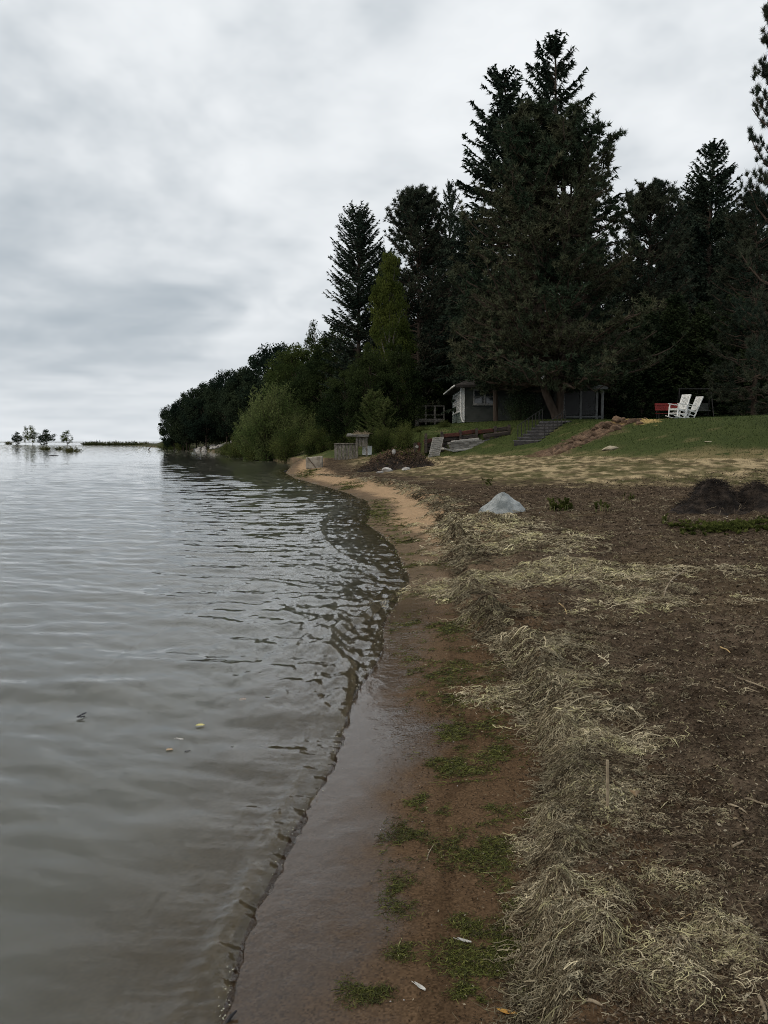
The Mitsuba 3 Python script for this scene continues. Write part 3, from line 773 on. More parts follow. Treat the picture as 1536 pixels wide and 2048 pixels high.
FILL = ((650, 705, 78, 62, 'maple'), (705, 700, 74, 60, 'cedar'), (770, 690, 70, 66, 'maple'), (830, 640, 72, 70, 'cedar'), (880, 600, 76, 76, 'fir'), (940, 560, 74, 80, 'cedar'), (1000, 560, 78, 84, 'fir'),
                                         (1060, 540, 82, 84, 'pine'), (1190, 480, 80, 84, 'fir'), (1250, 520, 72, 80, 'pine'), (1330, 520, 78, 80, 'fir'), (1460, 470, 84, 90, 'fir'), (1540, 460, 72, 90, 'fir'), (860, 700, 70, 60, 'maple'), (610, 740, 92, 60, 'maple'),
                                         (520, 770, 120, 60, 'oak'), (1130, 600, 76, 90, 'cedar'), (960, 690, 70, 70, 'cedar'), (1345, 430, 84, 100, 'fir'), (1405, 445, 90, 90, 'fir'), (1495, 430, 88, 100, 'fir'), (740, 690, 57, 46, 'maple'), (795, 690, 57, 46, 'maple'), (842, 720, 67, 50, 'maple'), (690, 730, 60, 46, 'maple'), (938, 430, 84, 84, 'fir'), (872, 480, 86, 84, 'fir'), (788, 552, 80, 66, 'fir'))
for k, (px, py, d, hp, nm) in enumerate(FILL):
    ph, pr = {'maple': (14.3, 4.5), 'cedar': (12, 2.5), 'fir': (22, 4.0), 'pine': (22.2, 4.4), 'oak': (16.3, 6)}[nm]
    grown({'maple': 'maple', 'cedar': 'cedar', 'fir': 'fir', 'pine': 'pine', 'oak': 'oak'}[nm], nm, px, py, d, hp, ph, pr, 37 * k, f'{nm} in the dark wood, number ' + 'one two three four five six seven eight nine ten eleven twelve thirteen fourteen fifteen'.split()[sum(q[0] < px for q in FILL if q[4] == nm)] + f' from the lake among the hidden {nm}s', f'{nm}s filling the wood')
for k, (px, py, d, hp, lb) in enumerate(((1232, 640, 57, 62, 'first'), (1290, 600, 58, 62, 'second'), (1352, 590, 59, 60, 'third'), (1412, 606, 58, 60, 'fourth'), (1470, 590, 57, 62, 'fifth'), (1530, 600, 55, 62, 'sixth'), (1590, 610, 54, 62, 'seventh'))):
    grown('cedar', 'cedar', px, py, d, hp, 12, 2.4, 51 * k, f'dark cedar {lb} from the porch in the row behind the rocking chairs', 'cedars behind the lawn')
for px, py, d, hp, rz, lb in ((548, 752, 76, 72, 0, 'tallest pale green willow at the water edge'), (512, 792, 80, 48, 90, 'pale green willow on the lake side of the tallest one'), (598, 806, 74, 50, 180, 'pale green willow on the land side of the tallest one')):
    grown('willow', 'willow', px, py, d, hp, 5.5, 3.0, rz, lb, cat='bush', sink=0.1)
for k, (px, py, d, hp, lb) in enumerate(((478, 868, 92, 34, 'low willow bush hanging over the water farthest out'), (520, 856, 78, 40, 'low dense bush under the tallest willow'), (575, 852, 68, 40, 'rounded bush at the water in front of the willows'), (632, 846, 62, 40, 'greyish bush behind the concrete block'),
                                         (676, 858, 60, 34, 'bush behind the low end of the weathered plank shelter'), (455, 882, 110, 26, 'small dark bush where the shore turns to the point'), (720, 838, 58, 34, 'bush right behind the plank shelter roof'), (808, 836, 50, 30, 'round green shrub left of the leaning white panel'),
                                         (766, 850, 52, 34, 'shrub between the plank shelter and the leaning panel'), (842, 852, 51, 22, 'small shrub on the slope above the leaning panel'), (888, 838, 52, 16, 'sprig of brush on the grass below the deck'), (340, 876, 200, 26, 'dark bush below the outermost oak on the point'), (368, 874, 185, 22, 'bush at the foot of the fifth oak on the point'))):
    grown('bush', 'brush', px, py, d, hp, 3.0, 2.0, 77 * k, lb, cat='bush', sink=0.1)
grown('bush', 'yew', 1046, 757, 52.0, 42, 3.0, 2.1, 15, 'large rounded dark evergreen bush against the cottage beside the forked trunk', cat='bush', sink=0.1)
grown('sapling', 'sapling', 748, 788, 55, 34, 4.2, 1.2, 0, 'taller of the two cone-shaped green saplings behind the plank shelter', cat='tree', sink=0.1)
grown('sapling', 'sapling', 768, 802, 54, 30, 4.2, 1.2, 90, 'shorter of the two cone-shaped green saplings behind the plank shelter', cat='tree', sink=0.1)
# drowned trees and brush off the point, standing in the lake
for nm, pr_, px, py, half, foot, lb in (('drowned_tree', 'marsh_tree', 35, 863, 9, 889, 'small dark tree standing in the lake nearest the left edge'), ('drowned_tree', 'pale_marsh_tree', 52, 855, 6, 888, 'left of the two thin yellowish trees standing in the lake'),
                                        ('drowned_tree', 'pale_marsh_tree', 65, 854, 9, 889, 'right of the two thin yellowish trees standing in the lake'), ('drowned_tree', 'marsh_tree', 92, 858, 14, 890, 'dense dark tree standing in the lake, fullest of the drowned trees'), ('drowned_tree', 'pale_marsh_tree', 134, 863, 11, 890, 'yellowish tree over brush in the lake, nearest the low spit')):
    q = on_plane(px, foot)
    top = at(px, py, q[1])
    stand(nm, pr_, (q[0], q[1], -0.6), (half * q[1] / FPX / 2.3, (top[2] + 0.6) / 7.2), px * 7, lb, 'tree')
for px, foot, half, hpx, lb in ((18, 888, 8, 6, 'tiny bush standing in the lake at the left edge'), (90, 899, 11, 8, 'low bare brush in the water before the dense drowned tree'), (146, 902.5, 17, 11, 'wide tangle of brush in the water before the spit'), (118, 899, 8, 9, 'thin brush standing in the water beside the wide tangle')):
    q = on_plane(px, foot)
    stand('drowned_bush', 'marsh_brush', (q[0], q[1], -0.2), (half * q[1] / FPX / 2.6, hpx * q[1] / FPX / 2.6), px * 3, lb, 'bush')
for k, px in enumerate(range(168, 300, 12)):
    q = on_plane(px, 890.5 + 0.9 * (k / 10))
    stand('spit_bush', 'marsh_brush', (q[0], q[1] + 3, 0.0), (9.5 * q[1] / FPX / 2.6, (8.5 + 2.5 * ((k * 7) % 3) / 2) * q[1] / FPX / 3.0), k * 40, 'low olive bush on the thin spit closing the bay, ' + 'first second third fourth fifth sixth seventh eighth ninth tenth eleventh twelfth'.split()[k] + ' from the open lake', 'bush', 'bushes on the spit')

# ------------------------------------------------------------------ weed, litter and grass on the ground
def scatter_strands(n, xy, L, W, heading, wig, K, lift, rng, curl=0.0, tuck=0.004):
    """Strands lying on the ground, each a walk from xy."""
    P = np.zeros((n, K, 3))
    th, p = heading.copy(), xy.copy()
    for k in range(K):
        P[:, k, :2] = p
        th = th + rng.normal(0, wig, n) + curl * rng.choice([-1, 1], n)
        p = p + (L / (K - 1))[:, None] * np.stack([np.cos(th), np.sin(th)], -1)
    z = height(P[..., 0].ravel(), P[..., 1].ravel()).reshape(n, K)
    arc = np.sin(np.linspace(0, np.pi, K)) * rng.uniform(-0.2, 1, n)[:, None]
    P[..., 2] = z + tuck + lift[:, None] * np.maximum(arc + rng.uniform(0, 0.8, n)[:, None], 0.02)
    side = unit(rng.normal(size=(n, 3)) * [1, 1, 0.55])
    return P, ribbons(P, W[:, None] * np.linspace(1, 0.6, K), side)


def palette(rng, n, cols, w, per):
    c = np.array(cols)[rng.choice(len(cols), n, p=np.array(w) / sum(w))] * rng.uniform(0.7, 1.25, (n, 1))
    return np.repeat(c, per, 0)


def down_heading(xy, e=0.06):
    zx = (height(xy[:, 0] + e, xy[:, 1]) - height(xy[:, 0] - e, xy[:, 1])); zy = (height(xy[:, 0], xy[:, 1] + e) - height(xy[:, 0], xy[:, 1] - e))
    return np.arctan2(-zy, -zx), np.hypot(zx, zy) / (2 * e)


STRAW = [(0.46, 0.41, 0.285), (0.34, 0.295, 0.20), (0.20, 0.165, 0.108), (0.085, 0.062, 0.041), (0.43, 0.40, 0.235)]
wl = np.concatenate([[0], np.cumsum(np.hypot(*np.diff(wrack, axis=0).T))])


def wrack_points(n, rng, d0, d1, wlo, wscale, keep_thr, power=1.4):
    """Points along the wrack line, denser towards the camera."""
    out = []
    while sum(map(len, out)) < n:
        m = n * 3
        y = d0 * (d1 / d0) ** (rng.random(m) ** power)
        al = np.interp(y, wrack[:, 1], wl)
        c = np.stack([np.interp(al, wl, wrack[:, 0]), np.interp(al, wl, wrack[:, 1])], -1)
        tdir = unit(np.stack([np.interp(al + 0.1, wl, wrack[:, 0]) - np.interp(al - 0.1, wl, wrack[:, 0]), np.interp(al + 0.1, wl, wrack[:, 1]) - np.interp(al - 0.1, wl, wrack[:, 1])], -1))
        nrm = np.stack([tdir[:, 1], -tdir[:, 0]], -1)
        w = wlo + rng.exponential(wscale, m) + rng.normal(0, 0.04, m)
        p = c + nrm * w[:, None]
        msk = nz(p[:, 0], p[:, 1], 2.0, 51, 3) + 0.45 * nz(p[:, 0], p[:, 1], 7, 52, 2) + 0.20 * np.exp(-np.maximum(w, 0) / 0.2)
        out.append(p[msk > keep_thr])
    return np.vstack(out)[:n]


def locks(xy, head, L, W, per, lift, rng, cols, wts, K=10, wig=0.55, spread=0.10):
    """Matted weed: each lock is a wavy path that several strands follow, each straying from it and curling at its end."""
    n = len(xy)
    rep_ = lambda q: np.repeat(q, per, 0)
    turn = rng.normal(0, wig, (n, K)).cumsum(1) * 0.8
    amp, ph = rng.uniform(0.3, 1.3, n), rng.uniform(0, 6.28, n)
    th = head[:, None] + turn + amp[:, None] * np.sin(np.linspace(0, 5, K) + ph[:, None])
    thr = rep_(th) + rng.normal(0, 0.30, (n * per, 1)) + rng.normal(0, 0.75, (n * per, K)).cumsum(1) * np.linspace(0.25, 1, K)
    thr = thr + rng.normal(0, 0.75, (n * per, K))
    Lr = rep_(L) * np.clip(rng.lognormal(-0.15, 0.5, n * per), 0.25, 2.0)
    start = rep_(xy) + rng.normal(0, 1, (n * per, 2)) * (spread * rep_(L))[:, None]
    P = np.zeros((n * per, K, 3))
    step = (Lr / (K - 1))[:, None, None] * np.stack([np.cos(thr), np.sin(thr)], -1)
    P[..., :2] = start[:, None] + np.concatenate([np.zeros((n * per, 1, 2)), step[:, :-1]], 1).cumsum(1)
    z = height(P[..., 0].ravel(), P[..., 1].ravel()).reshape(n * per, K)
    lf = rep_(lift) * rng.random(n * per) ** 0.8
    P[..., 2] = z + 0.002 + lf[:, None] * (0.35 + 0.65 * np.sin(np.linspace(0.2, 3.0, K) + rng.normal(0, 0.4, (n * per, 1)))) * rng.uniform(0.5, 1.2, (n * per, 1)) + 0.05 * Lr[:, None] * rng.normal(0, 1, (n * per, K)) * 0.35
    side = unit(rng.normal(size=(n * per, 3)) * [1, 1, 0.6])
    Wr = rep_(W) * rng.uniform(0.55, 1.4, n * per)
    m = ribbons(P, Wr[:, None] * np.concatenate([np.ones(K - 2), [0.8, 0.5]]), side)
    c = np.array(cols)[rng.choice(len(cols), n, p=np.array(wts) / sum(wts))]
    c = rep_(c * rng.uniform(0.75, 1.15, (n, 1))) * rng.uniform(0.4, 1.4, (n * per, 1))
    # low strands darkened to brown: shade of the mat gaps put into colour
    gap_shade = (1 - np.clip(lf / np.maximum(rep_(lift), 1e-6), 0, 1))[:, None] ** 1.5
    c = c * (1 - 0.75 * gap_shade) + np.array([0.055, 0.040, 0.028]) * 0.75 * gap_shade
    return m, np.repeat(c, 2 * K, 0)


rng = np.random.default_rng(101)
parts, cols = [], []
for n, per, d0, d1, wlo, wsc, thr, L0, W0, lift0, pw in ((2300, 8, 1.75, 4.6, -0.03, 0.085, 0.03, 0.078, 0.0022, 0.030, 1.0), (380, 7, 1.75, 5.5, 0.05, 0.42, 0.20, 0.08, 0.0020, 0.016, 1.0),
                                                      (1600, 8, 4.4, 12.0, -0.05, 0.15, 0.03, 0.16, 0.0045, 0.055, 1.2), (420, 7, 5, 13, 0.1, 0.7, 0.21, 0.14, 0.0040, 0.03, 1.1), (1500, 7, 11, 42, -0.05, 0.36, -0.02, 0.24, 0.010, 0.06, 1.3)):
    xy = wrack_points(n, rng, d0, d1, wlo, wsc, thr, pw)
    hd, sl = down_heading(xy)
    head = hd + rng.normal(0, 1, n) * np.clip(2.4 - 4.0 * sl, 0.5, 3)
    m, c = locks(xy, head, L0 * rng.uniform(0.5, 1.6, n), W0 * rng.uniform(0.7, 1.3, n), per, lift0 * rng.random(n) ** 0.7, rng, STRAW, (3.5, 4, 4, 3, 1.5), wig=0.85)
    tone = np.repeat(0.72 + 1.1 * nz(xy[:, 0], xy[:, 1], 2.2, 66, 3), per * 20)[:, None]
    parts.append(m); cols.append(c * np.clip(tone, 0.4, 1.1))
# hair hanging down over each mound of weed
for mx, my, mr, mh in MOUNDS:
    n = int(np.clip(22 * (mr / 0.09) ** 1.2 / (1 + (my / 9) ** 1.5), 24, 150))
    a, q = rng.uniform(0, 6.28, n), np.sqrt(rng.random(n)) * 0.75
    xy = np.stack([mx + mr * q * np.cos(a), my + 1.25 * mr * q * np.sin(a)], -1)
    head = a + rng.normal(0, 0.45, n)
    k = 1 + my / 4.5
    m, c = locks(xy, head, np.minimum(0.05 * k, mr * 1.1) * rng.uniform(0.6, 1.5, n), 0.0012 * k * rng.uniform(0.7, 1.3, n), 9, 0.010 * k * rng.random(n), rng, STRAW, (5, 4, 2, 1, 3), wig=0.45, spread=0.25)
    parts.append(m); cols.append(c * 0.95)
# the pale mats farther along the beach
for px, py, sxy, n, L0, W0 in ((1150, 1145, (0.75, 0.28), 400, 0.24, 0.006), (1060, 1160, (0.7, 0.35), 260, 0.24, 0.006), (1030, 1085, (0.6, 0.5), 300, 0.26, 0.008), (960, 1050, (0.55, 0.8), 330, 0.28, 0.010), (1300, 1195, (0.5, 0.2), 80, 0.22, 0.005), (1190, 1140, (0.8, 0.22), 180, 0.22, 0.006),
                               (1225, 1590, (0.08, 0.10), 110, 0.09, 0.0024), (1240, 1480, (0.14, 0.16), 110, 0.12, 0.0026), (1060, 1385, (0.2, 0.12), 200, 0.14, 0.003), (1420, 1850, (0.05, 0.04), 70, 0.08, 0.002), (1360, 1910, (0.10, 0.06), 60, 0.10, 0.002), (1040, 1700, (0.05, 0.04), 45, 0.08, 0.002),
                               (1330, 1760, (0.10, 0.05), 60, 0.10, 0.002), (1260, 1790, (0.10, 0.05), 80, 0.12, 0.002), (1480, 1900, (0.06, 0.04), 40, 0.09, 0.002), (1330, 1960, (0.14, 0.05), 45, 0.10, 0.002)):
    c = gp(px, py)
    xy = c[:2] + np.clip(rng.normal(size=(n, 2)), -2.2, 2.2) * sxy
    xy = xy[nz(xy[:, 0], xy[:, 1], 3.5, 53, 3) > -0.12]; n = len(xy)
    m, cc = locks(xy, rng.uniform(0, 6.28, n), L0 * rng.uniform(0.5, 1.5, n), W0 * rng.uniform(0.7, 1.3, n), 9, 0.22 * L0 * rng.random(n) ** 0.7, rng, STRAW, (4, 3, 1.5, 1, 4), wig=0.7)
    parts.append(m); cols.append(cc * 1.12)
# stray curls over the dark beach
n = 3800
y = 2.0 * (20 / 2.0) ** rng.random(n); x = rng.uniform(0.1, 0.5, n) * y + 0.35
k = wrack_dist(x, y)[0] > 0.05
xy = np.stack([x, y], -1)[k]; n = len(xy)
d = xy[:, 1]
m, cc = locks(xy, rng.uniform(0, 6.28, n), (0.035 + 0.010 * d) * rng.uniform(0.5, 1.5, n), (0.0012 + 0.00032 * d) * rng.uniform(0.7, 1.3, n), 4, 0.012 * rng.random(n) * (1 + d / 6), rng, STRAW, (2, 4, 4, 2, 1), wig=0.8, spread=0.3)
parts.append(m); cols.append(cc * 0.85)
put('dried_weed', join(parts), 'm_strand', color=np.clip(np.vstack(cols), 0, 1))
tag('dried_weed', 'long bank of pale dried water weed left along the beach', 'weed', kind='stuff')

GREEN = [(0.060, 0.068, 0.016), (0.090, 0.100, 0.022), (0.034, 0.035, 0.011), (0.145, 0.145, 0.042)]
parts, cols = [], []
for px, py, rx, ry, n, f in ((860, 1355, 26, 22, 900, 1), (905, 1330, 60, 40, 1600, 1), (870, 1255, 55, 14, 1300, 1), (900, 1460, 24, 22, 600, 1), (960, 1440, 30, 20, 500, 1), (870, 1530, 26, 14, 450, 1), (930, 1530, 36, 26, 900, 1), (985, 1500, 40, 20, 800, 1),
                             (960, 1610, 50, 26, 1300, 1), (845, 1610, 20, 26, 600, 1), (820, 1675, 34, 22, 500, .7), (940, 1700, 40, 22, 700, .9), (1000, 1720, 30, 30, 600, .9), (1040, 1800, 26, 22, 700, 1), (915, 1860, 28, 14, 450, 1), (800, 1790, 24, 26, 350, .8), (945, 1925, 50, 28, 900, 1),
                             (1010, 1890, 30, 28, 600, .9), (1010, 1990, 60, 26, 900, 1), (800, 1905, 18, 26, 300, .9), (740, 1980, 34, 16, 450, .8), (960, 2000, 40, 20, 500, 1), (1060, 2030, 30, 24, 500, 1), (840, 1200, 40, 14, 500, .9), (900, 1190, 30, 16, 300, .9), (820, 1090, 16, 14, 600, 1), (800, 1060, 22, 12, 500, 1), (760, 1022, 22, 12, 700, 1),
                             (825, 1140, 16, 6, 300, 1), (825, 1330, 8, 8, 160, 1.2), (815, 1307, 16, 4, 140, 1), (690, 975, 20, 6, 500, 1), (620, 945, 16, 6, 400, 1), (870, 1130, 26, 10, 400, .8), (950, 1350, 46, 30, 900, .8), (890, 1400, 30, 12, 300, .9), (1050, 1930, 20, 40, 500, .8)):
    c, cx, cy = gp(px, py), gp(px + rx, py), gp(px, py - ry)
    s0, s1 = abs(cx[0] - c[0]), abs(cy[1] - c[1])
    d = float(c[1])
    nn = int(n * 2.1)
    xy = c[:2] + np.clip(rng.normal(size=(nn, 2)), -2, 2) * [s0 * 0.85, s1 * 0.95]
    k = nz(xy[:, 0], xy[:, 1], 9 / max(1, d / 4), 71, 4)
    xy = xy[k > -0.015 + 0.04 * rng.random(nn)]; nn = len(xy)
    L = (0.013 + 0.006 * d) * rng.uniform(0.4, 1.4, nn)
    P, m = scatter_strands(nn, xy, L, (0.0012 + 0.0006 * d) * rng.uniform(0.6, 1.3, nn), rng.uniform(0, 6.28, nn), 0.8, 5, (0.0045 + 0.0017 * d) * rng.random(nn), rng, tuck=0.002)
    parts.append(m); cols.append(palette(rng, nn, GREEN, (4, 3, 3, 1), 10) * f)
put('green_weed', join(parts), 'm_green_strand', color=np.vstack(cols))
tag('green_weed', 'wet green water weed lying in clumps on the brown sand', 'weed', kind='stuff')

# bits of reed, bark and mulch over the dark upper beach
def litter(n, d0, d1, seed, size, keep):
    g = np.random.default_rng(seed)
    out = []
    while sum(map(len, out)) < n:
        m = n * 2
        y = d0 * (d1 / d0) ** g.random(m)
        x = g.uniform(-0.02, 0.70, m) * y + g.uniform(0.0, 0.4, m)
        p = np.stack([x, y], -1)
        w, _ = wrack_dist(x, y)
        out.append(p[keep(p, w, g)])
    p = np.vstack(out)[:n]
    d = np.hypot(*p.T)
    a = g.uniform(0, 6.28, n)
    L, W = size * (0.5 + 0.35 * d / 3) * g.uniform(0.4, 1.8, n), size * 0.36 * (0.5 + 0.35 * d / 3) * g.uniform(0.4, 1.3, n)
    dv = np.stack([np.cos(a), np.sin(a), g.normal(0, 0.4, n)], -1)
    wv = np.stack([-np.sin(a), np.cos(a), g.normal(0, 0.7, n)], -1)
    c = hv(p) + [0, 0, 0.003] + np.abs(g.normal(0, 0.004, n))[:, None] * [0, 0, 1]
    V = np.stack([c - dv * L[:, None] / 2, c + wv * W[:, None] / 2, c + dv * L[:, None] / 2, c - wv * W[:, None] / 2 + [0, 0, 0.002]], 1).reshape(-1, 3)
    i = np.arange(n)[:, None] * 4
    return V, np.vstack([i + [0, 1, 2], i + [0, 2, 3]]), g


MUL = [(0.046, 0.034, 0.024), (0.080, 0.060, 0.043), (0.125, 0.096, 0.068), (0.025, 0.019, 0.014), (0.20, 0.165, 0.11), (0.36, 0.32, 0.24)]
V, F, g = litter(118000, 1.8, 26, 7, 0.016, lambda p, w, g: w > 0.02 + 0.2 * g.random(len(p)))
put('plant_litter', (V, F), 'm_litter', color=palette(g, 118000, MUL, (5, 5, 4, 4, 1.3, 0.5), 4))
tag('plant_litter', 'dark crumbled bits of reed and bark covering the upper beach', 'litter', kind='stuff')
V, F, g = litter(9000, 1.9, 14, 8, 0.009, lambda p, w, g: (w < 0) & (shore_dist(p[:, 0], p[:, 1]) > 0.03 + 0.6 * g.random(len(p)) ** 1.5))
put('sand_flecks', (V, F), 'm_litter', color=palette(g, 9000, MUL, (6, 4, 1, 8, 0.6, 0.8), 4))
tag('sand_flecks', 'dark flecks of bark and weed scattered over the wet sand', 'litter', kind='stuff')

# grass on the bank
g = np.random.default_rng(9)
n = 60000
p = np.stack([g.uniform(-2, 36, n), g.uniform(26, 60, n)], -1)
z, s, db, _ = height(p[:, 0], p[:, 1], True)
k = (db > -2.0) & (db < 14) & (g.random(n) < np.clip(0.35 + 0.25 * db, 0.12, 1))
p, z, db = p[k], z[k], db[k]; n = len(p)
a = g.uniform(0, 6.28, n)
hgt = g.uniform(0.03, 0.08, n)
dv = np.stack([np.cos(a) * 0.03, np.sin(a) * 0.03, hgt], -1)
m = tri_soup(np.column_stack([p, z]), dv, np.stack([-np.sin(a), np.cos(a), 0 * a], -1) * 0.013)
dryness = np.clip(0.6 - 0.4 * db + 1.2 * nz(p[:, 0], p[:, 1], 0.8, 88, 2), 0, 1)
gc = np.array([0.026, 0.040, 0.012]) * (1 - dryness)[:, None] + np.array([0.19, 0.15, 0.08]) * dryness[:, None]
put('lawn_grass', m, 'm_litter', color=np.repeat(gc * g.uniform(0.7, 1.3, (n, 1)), 3, 0))
tag('lawn_grass', 'short grass blades on the bank, drying to straw at its foot', 'grass', kind='stuff')

# ------------------------------------------------------------------ materials of the built things
def plain(key, a, b=None, f=6.0, rough=0.75, spec=0.25, grain=(1, 1, 1)):
    b = b or a
    principled(key, proc(lambda p, n, uv: mix(a, b, smoothstep(0.3, 0.7, fbm(p.x * f * grain[0], p.y * f * grain[1], p.z * f * grain[2], 4)))), rough, spec)


plain('m_white', (0.66, 0.68, 0.68), (0.78, 0.79, 0.78), 5, 0.5)
plain('m_trim', (0.14, 0.145, 0.145), (0.21, 0.215, 0.21), 4, 0.6)
plain('m_siding_lit', (0.105, 0.135, 0.120), (0.145, 0.175, 0.155), 2.5, 0.75)  # lighter copy for the lake-side wall, its daylight put into the colour
plain('m_siding_dark', (0.036, 0.042, 0.038), (0.056, 0.062, 0.058), 2.5, 0.8)  # darker copy for the walls away from the lake, shade put into colour
plain('m_roof', (0.022, 0.021, 0.020), (0.040, 0.037, 0.035), 7, 0.9)
plain('m_red', (0.28, 0.035, 0.03), (0.20, 0.03, 0.028), 5, 0.6)
plain('m_red_wood', (0.095, 0.034, 0.025), (0.050, 0.026, 0.021), 5, 0.85)
plain('m_dark_wood', (0.032, 0.027, 0.025), (0.070, 0.056, 0.048), 5, 0.85, grain=(1, 1, 4))
plain('m_grey_wood', (0.085, 0.082, 0.075), (0.20, 0.195, 0.18), 5, 0.85, grain=(1, 1, 3))
plain('m_pale_wood', (0.22, 0.215, 0.20), (0.36, 0.35, 0.33), 7, 0.8, grain=(1, 1, 3))
plain('m_shelter_wood', (0.10, 0.092, 0.078), (0.19, 0.175, 0.15), 6, 0.9, grain=(3, 3, 1))
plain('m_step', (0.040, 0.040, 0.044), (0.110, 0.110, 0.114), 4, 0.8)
plain('m_iron', (0.018, 0.018, 0.019), (0.035, 0.033, 0.032), 9, 0.6)
plain('m_screen', (0.012, 0.013, 0.014), None, 3, 0.35, 0.4)
plain('m_concrete', (0.19, 0.17, 0.14), (0.30, 0.275, 0.23), 5, 0.9)
plain('m_granite', (0.15, 0.17, 0.175), (0.34, 0.365, 0.37), 5, 0.75)
plain('m_stone', (0.27, 0.26, 0.25), (0.47, 0.46, 0.44), 6, 0.8)
plain('m_tan_stone', (0.24, 0.21, 0.15), (0.36, 0.32, 0.24), 6, 0.85)
plain('m_clod', (0.060, 0.040, 0.027), (0.150, 0.100, 0.066), 5, 0.95)
plain('m_pile', (0.010, 0.008, 0.007), (0.042, 0.032, 0.025), 8, 0.9)
plain('m_stick', (0.16, 0.125, 0.085), (0.30, 0.25, 0.175), 20, 0.8)
plain('m_dark_stick', (0.045, 0.033, 0.024), (0.090, 0.065, 0.047), 20, 0.8)
plain('m_black_stick', (0.012, 0.012, 0.014), (0.025, 0.023, 0.025), 20, 0.4)
plain('m_green_stalk', (0.15, 0.20, 0.06), (0.30, 0.30, 0.12), 20, 0.5)
plain('m_bright_stick', (0.42, 0.30, 0.14), (0.55, 0.42, 0.24), 20, 0.7)
plain('m_feather', (0.36, 0.355, 0.33), (0.52, 0.51, 0.48), 60, 0.7)
plain('m_yellow_leaf', (0.46, 0.42, 0.12), (0.58, 0.52, 0.22), 80, 0.5)
plain('m_orange_leaf', (0.40, 0.20, 0.04), (0.52, 0.30, 0.07), 60, 0.5)
plain('m_tan_leaf', (0.30, 0.21, 0.13), (0.42, 0.31, 0.20), 60, 0.6)
principled('m_glass', (0.02, 0.025, 0.028), 0.06, 0.6)
principled('m_foam', (0.40, 0.38, 0.30), 0.12, 0.6)

# ------------------------------------------------------------------ cottage, porch and deck
YC = 55.5
cx0, cx1, cz = (925 - 768) / FPX * YC, 10.95, h1(8, YC) - 0.02
CH, CD = 2.32, 8.4
t = 'cottage'
tag(t, 'low grey-green cottage with white windows under the pine branches', 'cottage')
n_c = 18
prof = [(0, 0)]
lap = lambda u0, u1, y, rot: None


def lap_wall(a, b, z0, h, n, out):
    """Lapped boards from a to b (plan points), out = outward direction."""
    a, b, out = np.array(a, float), np.array(b, float), np.array(out, float)
    ms = []
    for k in range(n):
        zz, hh = z0 + h * k / n, h / n
        q = np.array([[*(a + out * 0.03), zz], [*(b + out * 0.03), zz], [*(b + out * 0.008), zz + hh + 0.01], [*(a + out * 0.008), zz + hh + 0.01],
                      [*(a - out * 0.05), zz], [*(b - out * 0.05), zz], [*(b - out * 0.05), zz + hh + 0.01], [*(a - out * 0.05), zz + hh + 0.01]])
        ms.append((q, [[0, 1, 2], [0, 2, 3], [0, 5, 1], [0, 4, 5], [3, 2, 6], [3, 6, 7], [0, 3, 7], [0, 7, 4], [1, 5, 6], [1, 6, 2], [4, 7, 6], [4, 6, 5]]))
    return join(ms)


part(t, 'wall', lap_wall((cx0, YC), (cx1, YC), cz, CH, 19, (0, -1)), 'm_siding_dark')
part(t, 'wall', lap_wall((cx0, YC + CD), (cx0, YC), cz, CH, 19, (-1, 0)), 'm_siding_lit')
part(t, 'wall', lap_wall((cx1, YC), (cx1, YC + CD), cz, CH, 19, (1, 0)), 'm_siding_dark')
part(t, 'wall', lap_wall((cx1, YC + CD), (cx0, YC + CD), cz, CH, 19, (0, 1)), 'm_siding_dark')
ro = 0.55
e = cz + CH
rp = np.array([(cx0 - ro, YC - ro, e), (cx1 + ro, YC - ro, e), (cx1 + ro, YC + CD + ro, e), (cx0 - ro, YC + CD + ro, e), (cx0 + 3.6, YC + CD / 2, e + 1.75), (cx1 - 2.6, YC + CD / 2, e + 1.75)])
rf = trimesh.convex.convex_hull(np.vstack([rp, rp[:4] - [0, 0, 0.16]]))
rk = part(t, 'roof', rf, 'm_roof')
part(t, 'gutter', join([beam((cx0 - ro - 0.05, YC - ro - 0.05, e - 0.06), (cx0 - ro - 0.05, YC + CD + ro, e - 0.06), 0.09, 0.09)]), 'm_white')
for z_, x_ in ((cz + 0.0, cx0 - 0.06),):
    part(t, 'corner_board', box((cx0 + 0.03, YC - 0.04, cz + CH / 2), (0.13, 0.04, CH)), 'm_white')
    part(t, 'corner_board', box((cx0 - 0.045, YC + 0.05, cz + CH / 2), (0.035, 0.13, CH)), 'm_white')
part(t, 'downpipe', tube([(cx0 - 0.14, YC - 0.10, e - 0.1), (cx0 - 0.13, YC - 0.10, cz + 0.35), (cx0 - 0.02, YC - 0.20, cz + 0.02), (cx0 + 0.06, YC - 0.3, cz + 0.0)], 0.045), 'm_white')


